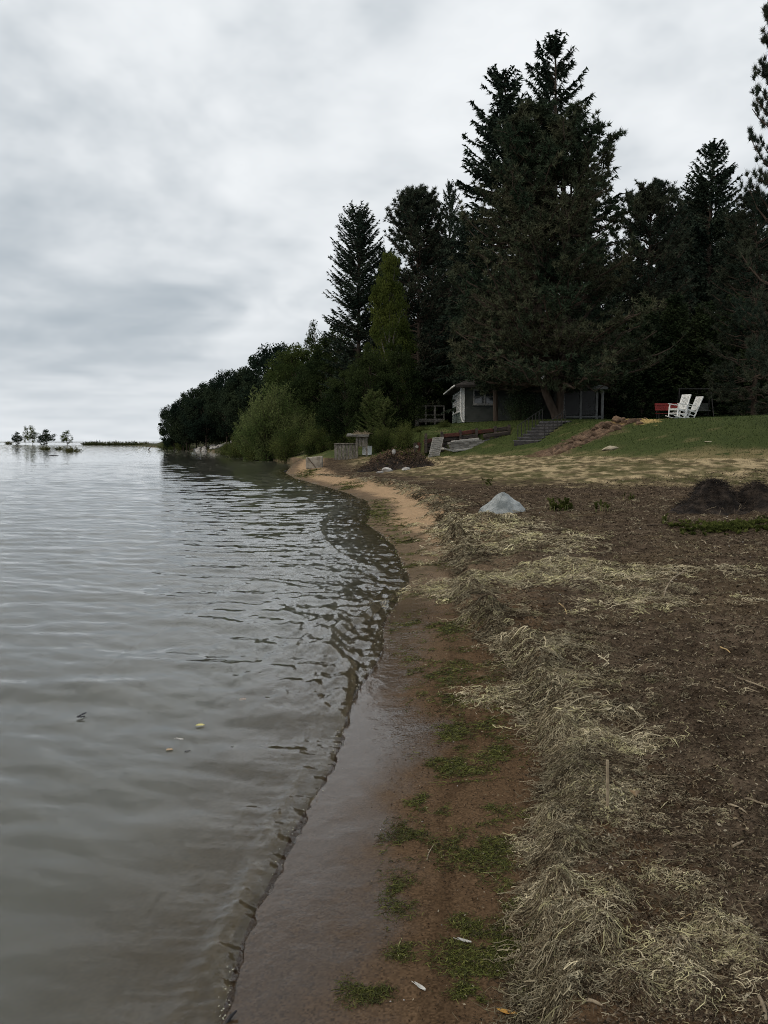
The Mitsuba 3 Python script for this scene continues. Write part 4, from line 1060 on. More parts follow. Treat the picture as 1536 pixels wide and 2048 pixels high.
def window(parent, c, w, h, nrm, lights=2, frame='m_white', name='window', curtain=True):
    """Double window: frame, sash bars, panes; c is its middle on the wall, nrm its outward direction (0,-1) or (-1,0)."""
    nx, ny = nrm
    ux, uy = -ny, nx
    C = np.array(c, float)
    P = lambda u, z, o: C + [ux * u + nx * o, uy * u + ny * o, z]
    br = lambda u0, z0, u1, z1, wd: beam(P(u0, z0, 0.055), P(u1, z1, 0.055), wd, 0.05, up=(nx, ny, 0))
    fr = [br(-w / 2 - 0.09, -h / 2 - 0.045, w / 2 + 0.09, -h / 2 - 0.045, 0.09), br(-w / 2 - 0.09, h / 2 + 0.045, w / 2 + 0.09, h / 2 + 0.045, 0.09), br(-w / 2 - 0.045, -h / 2, -w / 2 - 0.045, h / 2, 0.09), br(w / 2 + 0.045, -h / 2, w / 2 + 0.045, h / 2, 0.09)]
    k = part(parent, name, join(fr), frame)
    for i in range(lights):
        u0, u1 = -w / 2 + w * i / lights, -w / 2 + w * (i + 1) / lights
        v = np.array([P(u0, -h / 2, 0.04), P(u1, -h / 2, 0.04), P(u1, h / 2, 0.04), P(u0, h / 2, 0.04)])
        part(k, 'pane', (v, [[0, 1, 2], [0, 2, 3]]), 'm_glass')
        part(k, 'sash', join([br(u0 + 0.02, 0.0, u1 - 0.02, 0.0, 0.04)] + ([br(u0, -h / 2, u0, h / 2, 0.10)] if i else [])), frame)
    part(k, 'sill', beam(P(-w / 2 - 0.13, -h / 2 - 0.11, 0.08), P(w / 2 + 0.13, -h / 2 - 0.11, 0.08), 0.12, 0.05), frame)
    return k


zwin = at(968, 794, YC)[2]
window(t, (at(969, 794, YC)[0], YC, zwin), 1.26, 0.80, (0, -1), 2, 'm_trim')
for yy in (1.2, 2.9, 4.6, 6.5):
    window(t, (cx0, YC + yy, cz + 1.38), 0.95, 1.15, (-1, 0), 1)
dk = part(t, 'door', box((9.6, YC - 0.05, cz + 1.0), (0.9, 0.06, 2.0), bevel=0.01), 'm_siding_dark')
part(dk, 'handle', tube([(9.26, YC - 0.13, cz + 1.0), (9.30, YC - 0.13, cz + 1.0), (9.36, YC - 0.12, cz + 1.0)], 0.02), 'm_iron')

t = 'screen_porch'
tag(t, 'grey flat-roofed screened porch right of the pine trunks', 'porch')
px0, px1, YP = at(1117, 800, 54)[0], at(1206, 800, 54)[0], 54.0
pz = h1((px0 + px1) / 2, YP) - 0.05
ph = at(1160, 778, YP)[2] - pz
part(t, 'floor', box(((px0 + px1) / 2, YP + 1.5, pz + 0.08), (px1 - px0, 3.0, 0.16)), 'm_dark_wood')
sl = 0.12
rv = box(((px0 + px1) / 2, YP + 1.4, pz + ph + 0.12), (px1 - px0 + 0.35, 3.5, 0.24), ry=0.033, bevel=0.02)
part(t, 'roof', rv, 'm_trim')
part(t, 'roof_edge', box(((px0 + px1) / 2, YP - 0.38, pz + ph + 0.12), (px1 - px0 + 0.40, 0.05, 0.20), ry=0.033), 'm_trim')
for k, (u, w_) in enumerate(((0.0, 0.10), (0.11, 0.13), (0.50, 0.14), (0.86, 0.15), (0.985, 0.17))):
    part(t, 'post', box((px0 + u * (px1 - px0), YP, pz + ph / 2), (w_, 0.12, ph), bevel=0.01), 'm_trim')
part(t, 'rail', box(((px0 + px1) / 2 + 0.2, YP, pz + 0.42), ((px1 - px0) * 0.8, 0.09, 0.10)), 'm_trim')
part(t, 'kick_panel', box(((px0 + px1) / 2 + 0.1, YP + 0.06, pz + 0.22), ((px1 - px0) * 0.88, 0.04, 0.34)), 'm_siding_dark')
for k, (u0, u1) in enumerate(((0.12, 0.49), (0.51, 0.85))):
    x0_, x1_ = px0 + u0 * (px1 - px0), px0 + u1 * (px1 - px0)
    part(t, 'screen', box(((x0_ + x1_) / 2, YP + 0.03, pz + ph * 0.60), (x1_ - x0_, 0.012, ph * 0.72)), 'm_screen')
    part(t, 'slat', join([box(((x0_ + x1_) / 2, YP + 0.012, pz + 0.55 + 0.24 * j), (x1_ - x0_, 0.02, 0.03)) for j in range(4 if k else 1)]), 'm_siding_dark')
part(t, 'side_wall', lap_wall((px1, YP), (px1, YP + 3.0), pz, ph, 16, (1, 0)), 'm_siding_dark')
part(t, 'side_wall', lap_wall((px0, YP + 3.0), (px0, YP), pz, ph, 16, (-1, 0)), 'm_siding_dark')
part(t, 'back_wall', lap_wall((px1, YP + 3.0), (px0, YP + 3.0), pz, ph, 16, (0, 1)), 'm_siding_dark')

t = 'deck'
tag(t, 'small raised grey deck with a railing left of the cottage', 'deck')
YD = 60.5
dx0, dx1 = at(836, 820, YD)[0], at(888, 820, YD)[0]
dz = at(860, 838, YD)[2]
for k in range(12):
    part(t, 'board', box((dx0 + (k + 0.5) * (dx1 - dx0) / 12, YD + 1.6, dz), ((dx1 - dx0) / 12 - 0.012, 3.2, 0.04)), 'm_grey_wood')
part(t, 'fascia', box(((dx0 + dx1) / 2, YD - 0.03, dz - 0.12), (dx1 - dx0, 0.05, 0.2)), 'm_grey_wood')
zr = at(860, 812, YD)[2]
for k, (x_, y_) in enumerate([(dx0, YD), (dx0 + 0.55, YD), (dx0 + 1.15, YD), (dx1, YD), (dx0, YD + 1.6), (dx0, YD + 3.1), (dx1 - 0.6, YD)]):
    zg = min(h1(x_, y_), dz) - 0.1
    part(t, 'post', box((x_, y_, (zr + zg) / 2), (0.09, 0.09, zr - zg), bevel=0.008), 'm_grey_wood')
for z_ in (zr, dz + 0.28):
    part(t, 'rail', beam((dx0 - 0.05, YD, z_), (dx1 + 0.05, YD, z_), 0.10, 0.045), 'm_grey_wood')
    part(t, 'rail', beam((dx0, YD, z_ - 0.002), (dx0, YD + 3.1, z_ - 0.002), 0.10, 0.045), 'm_grey_wood')

# ------------------------------------------------------------------ rocking chairs, bench and swing on the lawn
def rocking_chair(px, py, depth, heading, tilt, label):
    t = numbered('rocking_chair')
    tag(t, label, 'rocking chair', 'white rocking chairs')
    x_, z_ = at(px, py, depth)[0], None
    z_ = h1(x_, depth) + 0.01
    ca, sa = math.cos(heading), math.sin(heading)
    R = np.array([[sa, ca, 0], [-ca, sa, 0], [0, 0, 1.0]])      # columns: right, forward, up
    Tl = np.array([[1, 0, 0], [0, math.cos(tilt), -math.sin(tilt)], [0, math.sin(tilt), math.cos(tilt)]])

    def P(a, b, c):
        return R @ (Tl @ np.array([a, b, c])) + [x_, depth, z_]

    def bar(name, a, b, w, h, parent=t, up=(0, 0, 1)):
        return part(parent, name, beam(P(*a), P(*b), w, h, up), 'm_white')

    W = 0.29
    for sgn in (-1, 1):
        rk = np.array([P(sgn * W, y, 0.035 + 0.10 * (y / 0.5) ** 2 * 0.5) for y in np.linspace(-0.55, 0.48, 9)])
        part(t, 'rocker', tube(rk, 0.024, 6), 'm_white')
        bar('front_leg', (sgn * W, 0.27, 0.05), (sgn * W, 0.27, 0.66), 0.05, 0.05)
        bar('back_post', (sgn * (W - 0.03), -0.20, 0.06), (sgn * (W - 0.03), -0.48, 1.20), 0.055, 0.05)
        bar('armrest', (sgn * (W + 0.01), -0.30, 0.68), (sgn * (W + 0.01), 0.34, 0.68), 0.10, 0.028)
        bar('side_rail', (sgn * W, 0.25, 0.40), (sgn * (W - 0.03), -0.28, 0.36), 0.03, 0.06)
        bar('stretcher', (sgn * W, 0.25, 0.20), (sgn * (W - 0.03), -0.22, 0.18), 0.028, 0.04)
    bar('front_rail', (-W, 0.27, 0.41), (W, 0.27, 0.41), 0.03, 0.07)
    bar('stretcher', (-W, 0.27, 0.22), (W, 0.27, 0.22), 0.028, 0.04)
    for k in range(6):
        y = 0.28 - 0.095 * k
        bar('seat_slat', (-W - 0.01, y, 0.448 - 0.012 * k), (W + 0.01, y, 0.448 - 0.012 * k), 0.08, 0.02)
    bar('top_rail', (-W, -0.475, 1.17), (W, -0.475, 1.17), 0.035, 0.11)
    bar('back_rail', (-W, -0.315, 0.52), (W, -0.315, 0.52), 0.03, 0.07)
    for k in range(6):
        a = -0.20 + 0.08 * k
        bar('back_slat', (a, -0.33, 0.54), (a, -0.465, 1.12), 0.048, 0.016, up=(ca, sa, 0))
    return t


rocking_chair(1354, 832, 42.5, math.radians(207), 0.10, 'left one of the two white wooden rocking chairs on the lawn crest')
rocking_chair(1374, 832, 43.6, math.radians(195), 0.19, 'right one of the two white rocking chairs, tipped farther back')

t = 'bench'
tag(t, 'red slatted bench at the wood edge behind the rocking chairs', 'bench')
YB = 49.0
bx0, bx1 = at(1312, 815, YB)[0], at(1360, 815, YB)[0]
bz = h1((bx0 + bx1) / 2, YB)
zt_, zb_ = at(1330, 806, YB)[2], at(1330, 821, YB)[2]
for k in range(3):
    zz = zb_ + (k + 0.5) * (zt_ - zb_) / 3
    part(t, 'back_slat', box(((bx0 + bx1) / 2, YB + 0.18 + 0.03 * k, zz), (bx1 - bx0, 0.03, (zt_ - zb_) / 3 - 0.012), rx=-0.2, bevel=0.005), 'm_red')
for k in range(3):
    part(t, 'seat_slat', box(((bx0 + bx1) / 2, YB - 0.22 + 0.13 * k, bz + 0.42), (bx1 - bx0, 0.115, 0.03), bevel=0.005), 'm_red')
for sx_ in (bx0 + 0.1, bx1 - 0.1):
    part(t, 'leg', join([beam((sx_, YB - 0.25, bz - 0.05), (sx_, YB - 0.22, bz + 0.41), 0.05, 0.05), beam((sx_, YB + 0.12, bz - 0.05), (sx_, YB + 0.28, zt_ - 0.05), 0.05, 0.05)]), 'm_iron')

t = 'garden_swing'
tag(t, 'dark garden swing with a thin frame behind the white chairs', 'swing')
YS = 50.5
sx0, sx1 = at(1358, 800, YS)[0], at(1421, 800, YS)[0]
szg, szt = h1((sx0 + sx1) / 2, YS), at(1390, 778, YS)[2]
for x_, lean in ((sx0, -0.05), (sx1, 0.05)):
    for dy in (-0.55, 0.55):
        part(t, 'leg', tube([(x_ + lean, YS + dy, szg - 0.05), (x_ + lean * 0.3, YS + dy * 0.5, (szg + szt) / 2), (x_, YS, szt)], 0.028, 6), 'm_iron')
part(t, 'top_bar', tube([(sx0 - 0.05, YS, szt), (sx1 + 0.05, YS, szt)], 0.03, 8), 'm_iron')
qx0, qx1 = at(1392, 810, YS)[0], at(1419, 810, YS)[0]
qz0, qz1 = at(1400, 821, YS)[2], at(1400, 806, YS)[2]
for k in range(4):
    part(t, 'back_slat', box(((qx0 + qx1) / 2, YS + 0.2, qz0 + (k + 0.5) * (qz1 - qz0) / 4), (qx1 - qx0, 0.025, (qz1 - qz0) / 4 - 0.01)), 'm_siding_dark')
part(t, 'seat', box(((qx0 + qx1) / 2, YS, qz0 - 0.02), (qx1 - qx0, 0.45, 0.05), bevel=0.01), 'm_siding_dark')
for x_ in (qx0 + 0.05, qx1 - 0.05):
    part(t, 'hanger', tube([(x_, YS + 0.1, qz0), (x_, YS, szt)], 0.008, 5), 'm_iron')

t = 'birdhouse'
tag(t, 'small white birdhouse on the fork of the big pine', 'birdhouse')
bp = spot(1084.5, 756, 49.2)
part(t, 'box', box(bp, (0.20, 0.18, 0.26), bevel=0.006), 'm_white')
part(t, 'roof', box(bp + [0, -0.02, 0.15], (0.26, 0.26, 0.03), ry=0.12), 'm_trim')
part(t, 'hole', tube([bp + [0, -0.089, 0.03], bp + [0, -0.094, 0.03]], 0.03, 12), 'm_iron')

# ------------------------------------------------------------------ the bank: steps, retaining wall, boards
t = 'garden_steps'
tag(t, 'dark timber steps with thin black rail posts climbing the bank', 'steps')
pa, pb = gp(1052, 889), gp(1110, 846)
run = pb[:2] - pa[:2]
rl = np.hypot(*run); run = run / rl
sd_ = np.array([run[1], -run[0]])
n_s = 7
ang = math.atan2(run[1], run[0])
for k in range(n_s):
    u = (k + 0.5) / n_s
    c = pa[:2] + run * rl * u
    z_ = pa[2] + (pb[2] - pa[2]) * (k + 0.6) / n_s
    k_step = part(t, 'step', box((c[0], c[1], z_ - 0.06), (rl / n_s + 0.02, 1.30, 0.26), rz=ang, bevel=0.015), 'm_iron')
    part(k_step, 'tread', box((c[0] - 0.03 * run[0], c[1] - 0.03 * run[1], z_ + 0.095), (rl / n_s * 0.8, 1.42, 0.05), rz=ang, bevel=0.012), 'm_step')  # lighter than the step below: glint on the tread put into the colour
for side_, us in ((1, np.linspace(0.16, 1.0, 8)), (-1, np.linspace(0.16, 0.9, 6))):
    tops = []
    for u in us:
        c = pa[:2] + run * rl * u - side_ * sd_ * 0.72
        z_ = pa[2] + (pb[2] - pa[2]) * u
        part(t, 'post', tube([(c[0], c[1], z_ - 0.2), (c[0], c[1], z_ + 0.78)], 0.022, 6), 'm_iron')
        tops.append((c[0], c[1], z_ + 0.78))
    part(t, 'handrail', tube(np.array(tops), 0.018, 6), 'm_iron')
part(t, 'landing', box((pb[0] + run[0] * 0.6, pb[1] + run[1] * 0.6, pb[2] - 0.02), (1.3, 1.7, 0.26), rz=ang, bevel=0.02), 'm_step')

t = 'retaining_wall'
tag(t, 'weathered dark timber retaining wall with some reddish boards', 'wall')
wv = WALL_B[:2] - WALL_A[:2]
rg = np.random.default_rng(14)
for k in range(4):
    for j in range(5):
        u0, u1 = j / 5, (j + 1) / 5
        a, b = WALL_A + (WALL_B - WALL_A) * u0, WALL_A + (WALL_B - WALL_A) * u1
        dz_ = -0.11 - 0.225 * k + rg.normal(0, 0.012)
        if (k, j) in ((3, 4), (0, 0), (3, 2), (1, 3)):
            continue
        red = (k == 0 and j in (1, 2, 3)) or (k == 1 and j == 0)
        part(t, 'board', beam(a + [0.01, rg.normal(0, 0.05), dz_], b + [-0.012, rg.normal(0, 0.05), dz_ + rg.normal(0, 0.04)], 0.14, 0.205), 'm_red_wood' if red else 'm_dark_wood')
for u in (0.02, 0.2, 0.41, 0.6, 0.82, 0.985):
    a = WALL_A + (WALL_B - WALL_A) * u
    part(t, 'post', box((a[0], a[1] - 0.14, a[2] - 0.42), (0.14, 0.13, 1.05), rz=rg.normal(0, 0.1), rx=rg.normal(0, 0.03)), 'm_dark_wood')

t = 'crate'
tag(t, 'dark reddish broken crate left of the leaning white panel', 'crate')
cr = gp(841, 904)
for k in range(4):
    part(t, 'board', box((cr[0] - 0.27 + 0.18 * k, cr[1] + 0.02 * k, cr[2] + 0.26), (0.165, 0.04, 0.52 + 0.03 * (k % 2))), 'm_red_wood' if k == 1 else 'm_dark_wood')
for dx_ in (-0.34, 0.36):
    part(t, 'side', box((cr[0] + dx_, cr[1] + 0.3, cr[2] + 0.25), (0.04, 0.6, 0.5)), 'm_dark_wood')
part(t, 'torn_label', box((cr[0] - 0.20, cr[1] - 0.03, cr[2] + 0.30), (0.16, 0.012, 0.14), ry=0.5), 'm_pale_wood')

t = 'slatted_screen'
tag(t, 'whitish slatted panel leaning against the retaining wall', 'panel')
d0_ = WALL_A[1] - 0.85
A_, B_ = spot(857, 905, d0_), spot(878, 904, d0_)
A_[2], B_[2] = min(A_[2], h1(A_[0], d0_) - 0.01), min(B_[2], h1(B_[0], d0_) - 0.01)
C_, D_ = spot(866.5, 875, d0_ + 0.30), spot(887, 874, d0_ + 0.30)
for k in range(10):
    u = (k + 0.5) / 10
    part(t, 'slat', beam(A_ * (1 - u) + C_ * u, B_ * (1 - u) + D_ * u, 0.022, np.linalg.norm(C_ - A_) / 10 - 0.008, up=(0.1, -0.4, 1)), 'm_pale_wood')
for a, b in ((A_, C_), (B_, D_)):
    part(t, 'frame', beam(a, b, 0.04, 0.03, up=(0, -1, 0.3)), 'm_pale_wood')

for k, (xa, ya, xb, yb, lift, w_, h_, mt, lb) in enumerate(((904, 884, 956, 878, 0.30, 0.22, 0.06, 'm_pale_wood', 'pale top plank of the board heap by the retaining wall'), (897, 887, 962, 882, 0.22, 0.24, 0.07, 'm_grey_wood', 'grey plank just under the pale top plank of the heap'), (899, 892, 968, 886, 0.12, 0.22, 0.08, 'm_grey_wood', 'grey middle plank of the board heap'),
                                              (901, 898, 966, 891, 0.05, 0.25, 0.08, 'm_grey_wood', 'lowest long plank of the board heap'), (885, 897, 904, 902, 0.06, 0.14, 0.05, 'm_pale_wood', 'short pale board sticking out left of the board heap'), (955, 886, 1000, 876, 0.10, 0.18, 0.06, 'm_step', 'bluish grey plank at the uphill end of the board heap'),
                                              (905, 902, 962, 895, 0.02, 0.10, 0.05, 'm_pale_wood', 'thin pale plank lying in the grass before the heap'), (968, 872, 1016, 866, 0.06, 0.2, 0.1, 'm_dark_wood', 'dark beam lying at the right end of the retaining wall'))):
    dd = WALL_A[1] - 0.75 - 0.1 * k + 0.02 * ((xa + xb) / 2 - 905)
    a, b = spot(xa, ya, dd - 0.1), spot(xb, yb, dd + 0.5)
    n_ = numbered('plank')
    put(n_, beam(a, b, w_ * 1.3, h_ * 1.9), mt)
    tag(n_, lb, 'plank', 'planks heaped by the retaining wall')

# plank shelter, concrete block, white board
t = 'plank_shelter'
tag(t, 'weathered grey plank shelter with a brush-covered roof near the bushes', 'shelter')
gs_ = gp(700, 918)
Ys = gs_[1]
k_ = Ys / FPX
zb0 = gs_[2] - 0.05
X = lambda px: (px - 768) * k_
Z = lambda py: at(768, py, Ys)[2]
rg = np.random.default_rng(15)
for k in range(6):
    x0_, x1_ = X(669 + 7.2 * k), X(669 + 7.2 * (k + 1) - 0.9)
    part(t, 'plank', box(((x0_ + x1_) / 2, Ys + rg.normal(0, 0.015), (zb0 + Z(888 + rg.uniform(-1, 1))) / 2), (x1_ - x0_, 0.05, Z(888) - zb0 + rg.normal(0, 0.02))), 'm_shelter_wood')
part(t, 'top_board', box((X(690.5), Ys + 0.15, Z(887)), (X(713) - X(668), 0.5, 0.06), rz=0.02), 'm_shelter_wood')
for k in range(4):
    x0_, x1_ = X(713 + 5.6 * k), X(713 + 5.6 * (k + 1) - 0.5)
    part(t, 'plank', box(((x0_ + x1_) / 2, Ys - 0.25 + rg.normal(0, 0.012), (Z(873) + Z(893 + (k > 1) * 0)) / 2), (x1_ - x0_, 0.05, Z(873) - Z(893))), 'm_shelter_wood')
for px_ in (714, 733.5):
    part(t, 'post', box((X(px_), Ys - 0.3, (zb0 + Z(872)) / 2), (0.11, 0.11, Z(872) - zb0)), 'm_shelter_wood')
    part(t, 'post', box((X(px_), Ys + 0.8, (zb0 + Z(872)) / 2), (0.11, 0.11, Z(872) - zb0)), 'm_shelter_wood')
part(t, 'side_board', box((X(733), Ys + 0.25, (Z(873) + Z(893)) / 2), (0.05, 1.0, Z(873) - Z(893))), 'm_shelter_wood')
part(t, 'roof', box((X(716), Ys + 0.2, Z(870.5)), (X(738) - X(694), 1.5, 0.12), ry=0.03, rx=0.05, bevel=0.02), 'm_grey_wood')
n = 170
P0 = np.column_stack([rg.uniform(X(708), X(735), n), Ys + rg.uniform(-0.45, 0.7, n), Z(869) + rg.uniform(0, 0.03, n)])
dv = unit(rg.normal(size=(n, 3)) * [1, 1, 0.35]) * rg.uniform(0.12, 0.35, n)[:, None]
dv[:, 2] = np.abs(dv[:, 2])
part(t, 'twigs', tubes(np.stack([P0, P0 + dv * 0.5 + rg.normal(0, 0.01, (n, 3)), P0 + dv], 1), np.array([0.012, 0.009, 0.005]) * np.ones((n, 1)), 4), 'm_stick')
t = 'white_board'
put(t, box((X(734), Ys + 0.35, Z(901)), (X(743) - X(724), 0.04, Z(892) - Z(911)), ry=0.06, rx=-0.1), 'm_white')
tag(t, 'white board standing behind the posts of the plank shelter', 'board')
cb = gp(628, 937)
kb = cb[1] / FPX
v, f = box((0, 0, 0), (33 * kb, 0.6, 24 * kb), bevel=0.03)
sub = trimesh.Trimesh(v, f).subdivide_to_size(0.09)
v = np.array(sub.vertices) + 0.02 * (meshkit.fbm(np.array(sub.vertices) * 5, 3, 5)[:, None] - 0.5)
v[:, 2] += 0.09 * v[:, 0] * (v[:, 2] > 0)
put('concrete_block', (v + [cb[0], cb[1] + 0.3, cb[2] + 11.3 * kb], np.array(sub.faces)), 'm_concrete')
tag('concrete_block', 'square tan concrete block standing at the water edge', 'block')
put('leaning_stick', tube([spot(615, 915, cb[1] - 0.02), spot(624, 926, cb[1] - 0.06), spot(634, 938, cb[1] - 0.12)], 0.022, 6), 'm_dark_stick')
tag('leaning_stick', 'dark stick leaning across the face of the concrete block', 'stick')

# ------------------------------------------------------------------ boulder and stones
bo = gp(1008, 1029)
kb = bo[1] / FPX
hullp = np.array([(-46, 0, -6), (-38, -14, -4), (-20, -22, -5), (10, -24, -3), (36, -16, -4), (46, 2, -6), (34, 24, -5), (0, 34, -5), (-30, 24, -5), (2, 0, 43), (10, 4, 41), (-6, 3, 40), (24, 2, 27), (36, 6, 15), (-20, -2, 24), (-40, 0, 8), (20, -12, 16), (-10, -14, 15), (44, 2, 6), (4, -10, 25)], float) * [1.1, 1.1, 0.95] * kb
bm = trimesh.convex.convex_hull(hullp).subdivide_to_size(0.035)
v = np.array(bm.vertices)
v = trimesh.smoothing.filter_taubin(trimesh.Trimesh(v, bm.faces, process=False), iterations=6).vertices
v = np.array(v)
v *= 1 + 0.22 * (meshkit.fbm(v * 6 + 3, 5, 9) - 0.5)[:, None]
put('boulder', (v + [bo[0], bo[1] + 0.25, bo[2] + 0.02], np.array(bm.faces)), 'm_granite', 40)
tag('boulder', 'pale blue-grey pointed boulder standing out of the dark beach', 'boulder')
for px, py, wpx, fl, mt, lb in ((1222, 899, 17, 0.35, 'm_tan_stone', 'flat tan stone in the grass below the washed-out gully'), (775, 943, 11, 0.6, 'm_stone', 'left pale stone at the foot of the brush pile'), (796, 938, 10, 0.7, 'm_stone', 'tall pale stone in the middle of the brush pile foot'), (788, 903, 4.5, 1.3, 'm_stone', 'small upright white stone on top of the brush pile'),
                                (833, 931, 8, 0.6, 'm_stone', 'right pale stone at the foot of the brush pile'), (812, 940, 9, 0.5, 'm_stone', 'low grey stone between the pale ones of the brush pile'), (760, 946, 8, 0.4, 'm_stone', 'flat grey stone before the left end of the brush pile'), (571, 944, 4, 0.7, 'm_iron', 'small black stone at the water edge before the concrete block'),
                                (776, 1073, 4, 0.6, 'm_clod', 'small brown stone on the wet sand by the dark puddle'), (1420, 884, 9, 0.16, 'm_tan_stone', 'flat pale stone in the middle of the right lawn')):
    c = gp(px, py) if 'on top' not in lb else None
    if c is None:
        c = spot(px, py + 3, gp(790, 940)[1] + 0.35)
    v, f = rock(int(px), 3, 0.3, fl)
    n_ = numbered('stone')
    put(n_, (v * wpx * c[1] / FPX + c + [0, 0.1, 0.25 * wpx * fl * c[1] / FPX], f), mt, 35)
    tag(n_, lb, 'stone')
q = on_plane(108, 911.5)
v, f = rock(108, 3, 0.2, 0.16)
put('drowned_rock', (v * 11 * q[1] / FPX + q, f), 'm_iron', 30)
tag('drowned_rock', 'flat dark rock just breaking the lake surface at the left', 'rock')
q = on_plane(297, 900)
kq = q[1] / FPX
put('driftwood_branch', join([tube([q + np.array([-3, 0, -2]) * kq, q + np.array([1, 0, 1.5]) * kq, q + np.array([4, 0, 5]) * kq, q + np.array([8, 0, 7.5]) * kq], np.array([0.9, 0.8, 0.6, 0.3]) * kq, 6), tube([q + np.array([1, 0, 1.5]) * kq, q + np.array([3, 0, 8]) * kq], np.array([0.6, 0.2]) * kq, 6)]), 'm_dark_stick')
tag('driftwood_branch', 'bare curved branch sticking out of the lake off the point', 'branch')
rg = np.random.default_rng(19)
ms = []
for k in range(46):
    px_ = 392 + rg.uniform(0, 76)
    d_ = rg.uniform(150, 170)
    x_ = at(px_, 888, d_)[0]
    v, f = rock(k + 300, 2, 0.3, 0.7)
    ms.append((v * rg.uniform(0.25, 0.6) + [x_, d_, h1(x_, d_) + 0.1], f))
put('shore_stones', join(ms), 'm_stone', 30)
tag('shore_stones', 'band of pale heaped stones along the distant shore', 'stones', kind='stuff')
# clods of earth in the gully
ms = []
gl = np.concatenate([[0], np.cumsum(np.hypot(*np.diff(GULLY, axis=0).T))])
for k in range(420):
    u = gl[-1] * rg.random() ** 0.8
    c = np.array([np.interp(u, gl, GULLY[:, 0]), np.interp(u, gl, GULLY[:, 1])]) + rg.normal(0, 0.42, 2) * (0.6 + 0.6 * u / gl[-1])
    v, f = rock(k + 500, 2, 0.4, 0.7)
    ms.append((v * rg.uniform(0.05, 0.19) * (1.8 if rg.random() < 0.15 else 1) + [c[0], c[1], h1(*c) + 0.015], f))
put('earth_clods', join(ms), 'm_clod', 25)
tag('earth_clods', 'brown clods of earth tumbled down the washed-out gully', 'earth', kind='stuff')

# ------------------------------------------------------------------ piles
def heap(key, blobs, seed, bsdf, label, cat, twigs, tl, tw, twig_bsdf, stretch=1.0):
    """A mound over the ground: blobs are (x, y, rx, ry, height); with loose twigs over it."""
    g = np.random.default_rng(seed)
    B = np.array(blobs)
    x0, x1, y0, y1 = (B[:, 0] - 1.25 * B[:, 2]).min(), (B[:, 0] + 1.25 * B[:, 2]).max(), (B[:, 1] - 1.25 * B[:, 3]).min(), (B[:, 1] + 1.25 * B[:, 3]).max()
    nx, ny = 150, 90

    def hz(x, y):
        h = np.zeros_like(x)
        for a, b, rx, ry, hh in B:
            q = np.sqrt(((x - a) / rx) ** 2 + ((y - b) / ry) ** 2) + 0.35 * nz(x, y, 1.9, seed, 3)
            h = np.maximum(h, hh * (1 - sst(0.0, 1.0, q)) * (1 + 0.5 * nz(x, y, 5, seed + 3, 3)))
        return h + (h > 0.02) * 0.22 * B[:, 4].max() * nz(x, y, 9, seed + 5, 3)
    xs, ys = np.meshgrid(np.linspace(x0, x1, nx), np.linspace(y0, y1, ny))
    hh = hz(xs.ravel(), ys.ravel())
    v = np.column_stack([xs.ravel(), ys.ravel(), height(xs.ravel(), ys.ravel()) + hh - 0.03])
    i = (np.arange(ny - 1)[:, None] * nx + np.arange(nx - 1)).ravel()
    tag(key, label, cat)
    part(key, 'mound', (v, np.vstack([np.stack([i, i + 1, i + nx + 1], -1), np.stack([i, i + nx + 1, i + nx], -1)])), bsdf, True)
    n = twigs
    k = g.integers(0, len(B), n)
    p = B[k, :2] + g.normal(0, 0.42, (n, 2)) * B[k, 2:4]
    z = height(p[:, 0], p[:, 1]) + hz(p[:, 0], p[:, 1])
    ok = hz(p[:, 0], p[:, 1]) > 0.02
    p, z = p[ok], z[ok]; n = len(p)
    d = unit(g.normal(size=(n, 3)) * [1, 1, 0.4]) * (tl * g.uniform(0.3, 1.3, n))[:, None]
    c = np.column_stack([p, z + 0.02])
    Pt = np.stack([c - d / 2, c + g.normal(0, 0.06, (n, 3)) * tl, c + d / 2], 1)
    part(key, 'twigs', tubes(Pt, tw * np.array([1, 0.8, 0.45]) * g.uniform(0.5, 1.4, (n, 1)), 4, cap=False), twig_bsdf)
    return hz


b0 = gp(785, 940)
kb = b0[1] / FPX
hz = heap('brush_pile', [(b0[0] - 0.1, b0[1] + 0.7, 76 * kb, 1.2, 31 * kb), (b0[0] + 0.9, b0[1] + 0.8, 50 * kb, 1.0, 27 * kb), (b0[0] - 0.9, b0[1] + 0.4, 50 * kb, 0.8, 12 * kb), (b0[0] + 1.2, b0[1] + 0.5, 40 * kb, 0.8, 13 * kb)], 23, 'm_pile', 'heap of brown brush and dead leaves with pale stones at its foot', 'brush pile', 800, 0.42, 0.009, 'm_dark_stick')
g = np.random.default_rng(24)
n = 2600
p = b0[:2] + np.array([0.1, 0.7]) + g.normal(0, 1, (n, 2)) * [0.75, 0.35]
z = height(p[:, 0], p[:, 1]) + hz(p[:, 0], p[:, 1])
c = np.column_stack([p, z + np.abs(g.normal(0, 0.10, n))])
part('brush_pile', 'dead_leaves', leafed(c, g, 0.085, 0.3, 0.2, 0.6), 'm_clod')
part('brush_pile', 'green_leaves', leafed(c[:350] + [0.45, -0.1, 0.05], g, 0.09, 0.3, 0.2, 0.5), 'm_weed')
c0 = gp(1460, 1030)
kc = c0[1] / FPX
hz = heap('compost_pile', [(c0[0] + 0.02, c0[1] + 0.85, 86 * kc, 0.95, 70 * kc), (c0[0] + 0.78, c0[1] + 0.8, 72 * kc, 0.85, 56 * kc), (c0[0] - 0.15, c0[1] + 0.5, 96 * kc, 0.8, 34 * kc), (c0[0] + 1.4, c0[1] + 0.9, 80 * kc, 0.9, 58 * kc)], 26, 'm_pile', 'black heap of raked weed and sticks at the right edge', 'compost heap', 2600, 0.20, 0.0035, 'm_pile')
g = np.random.default_rng(27)
n = 60
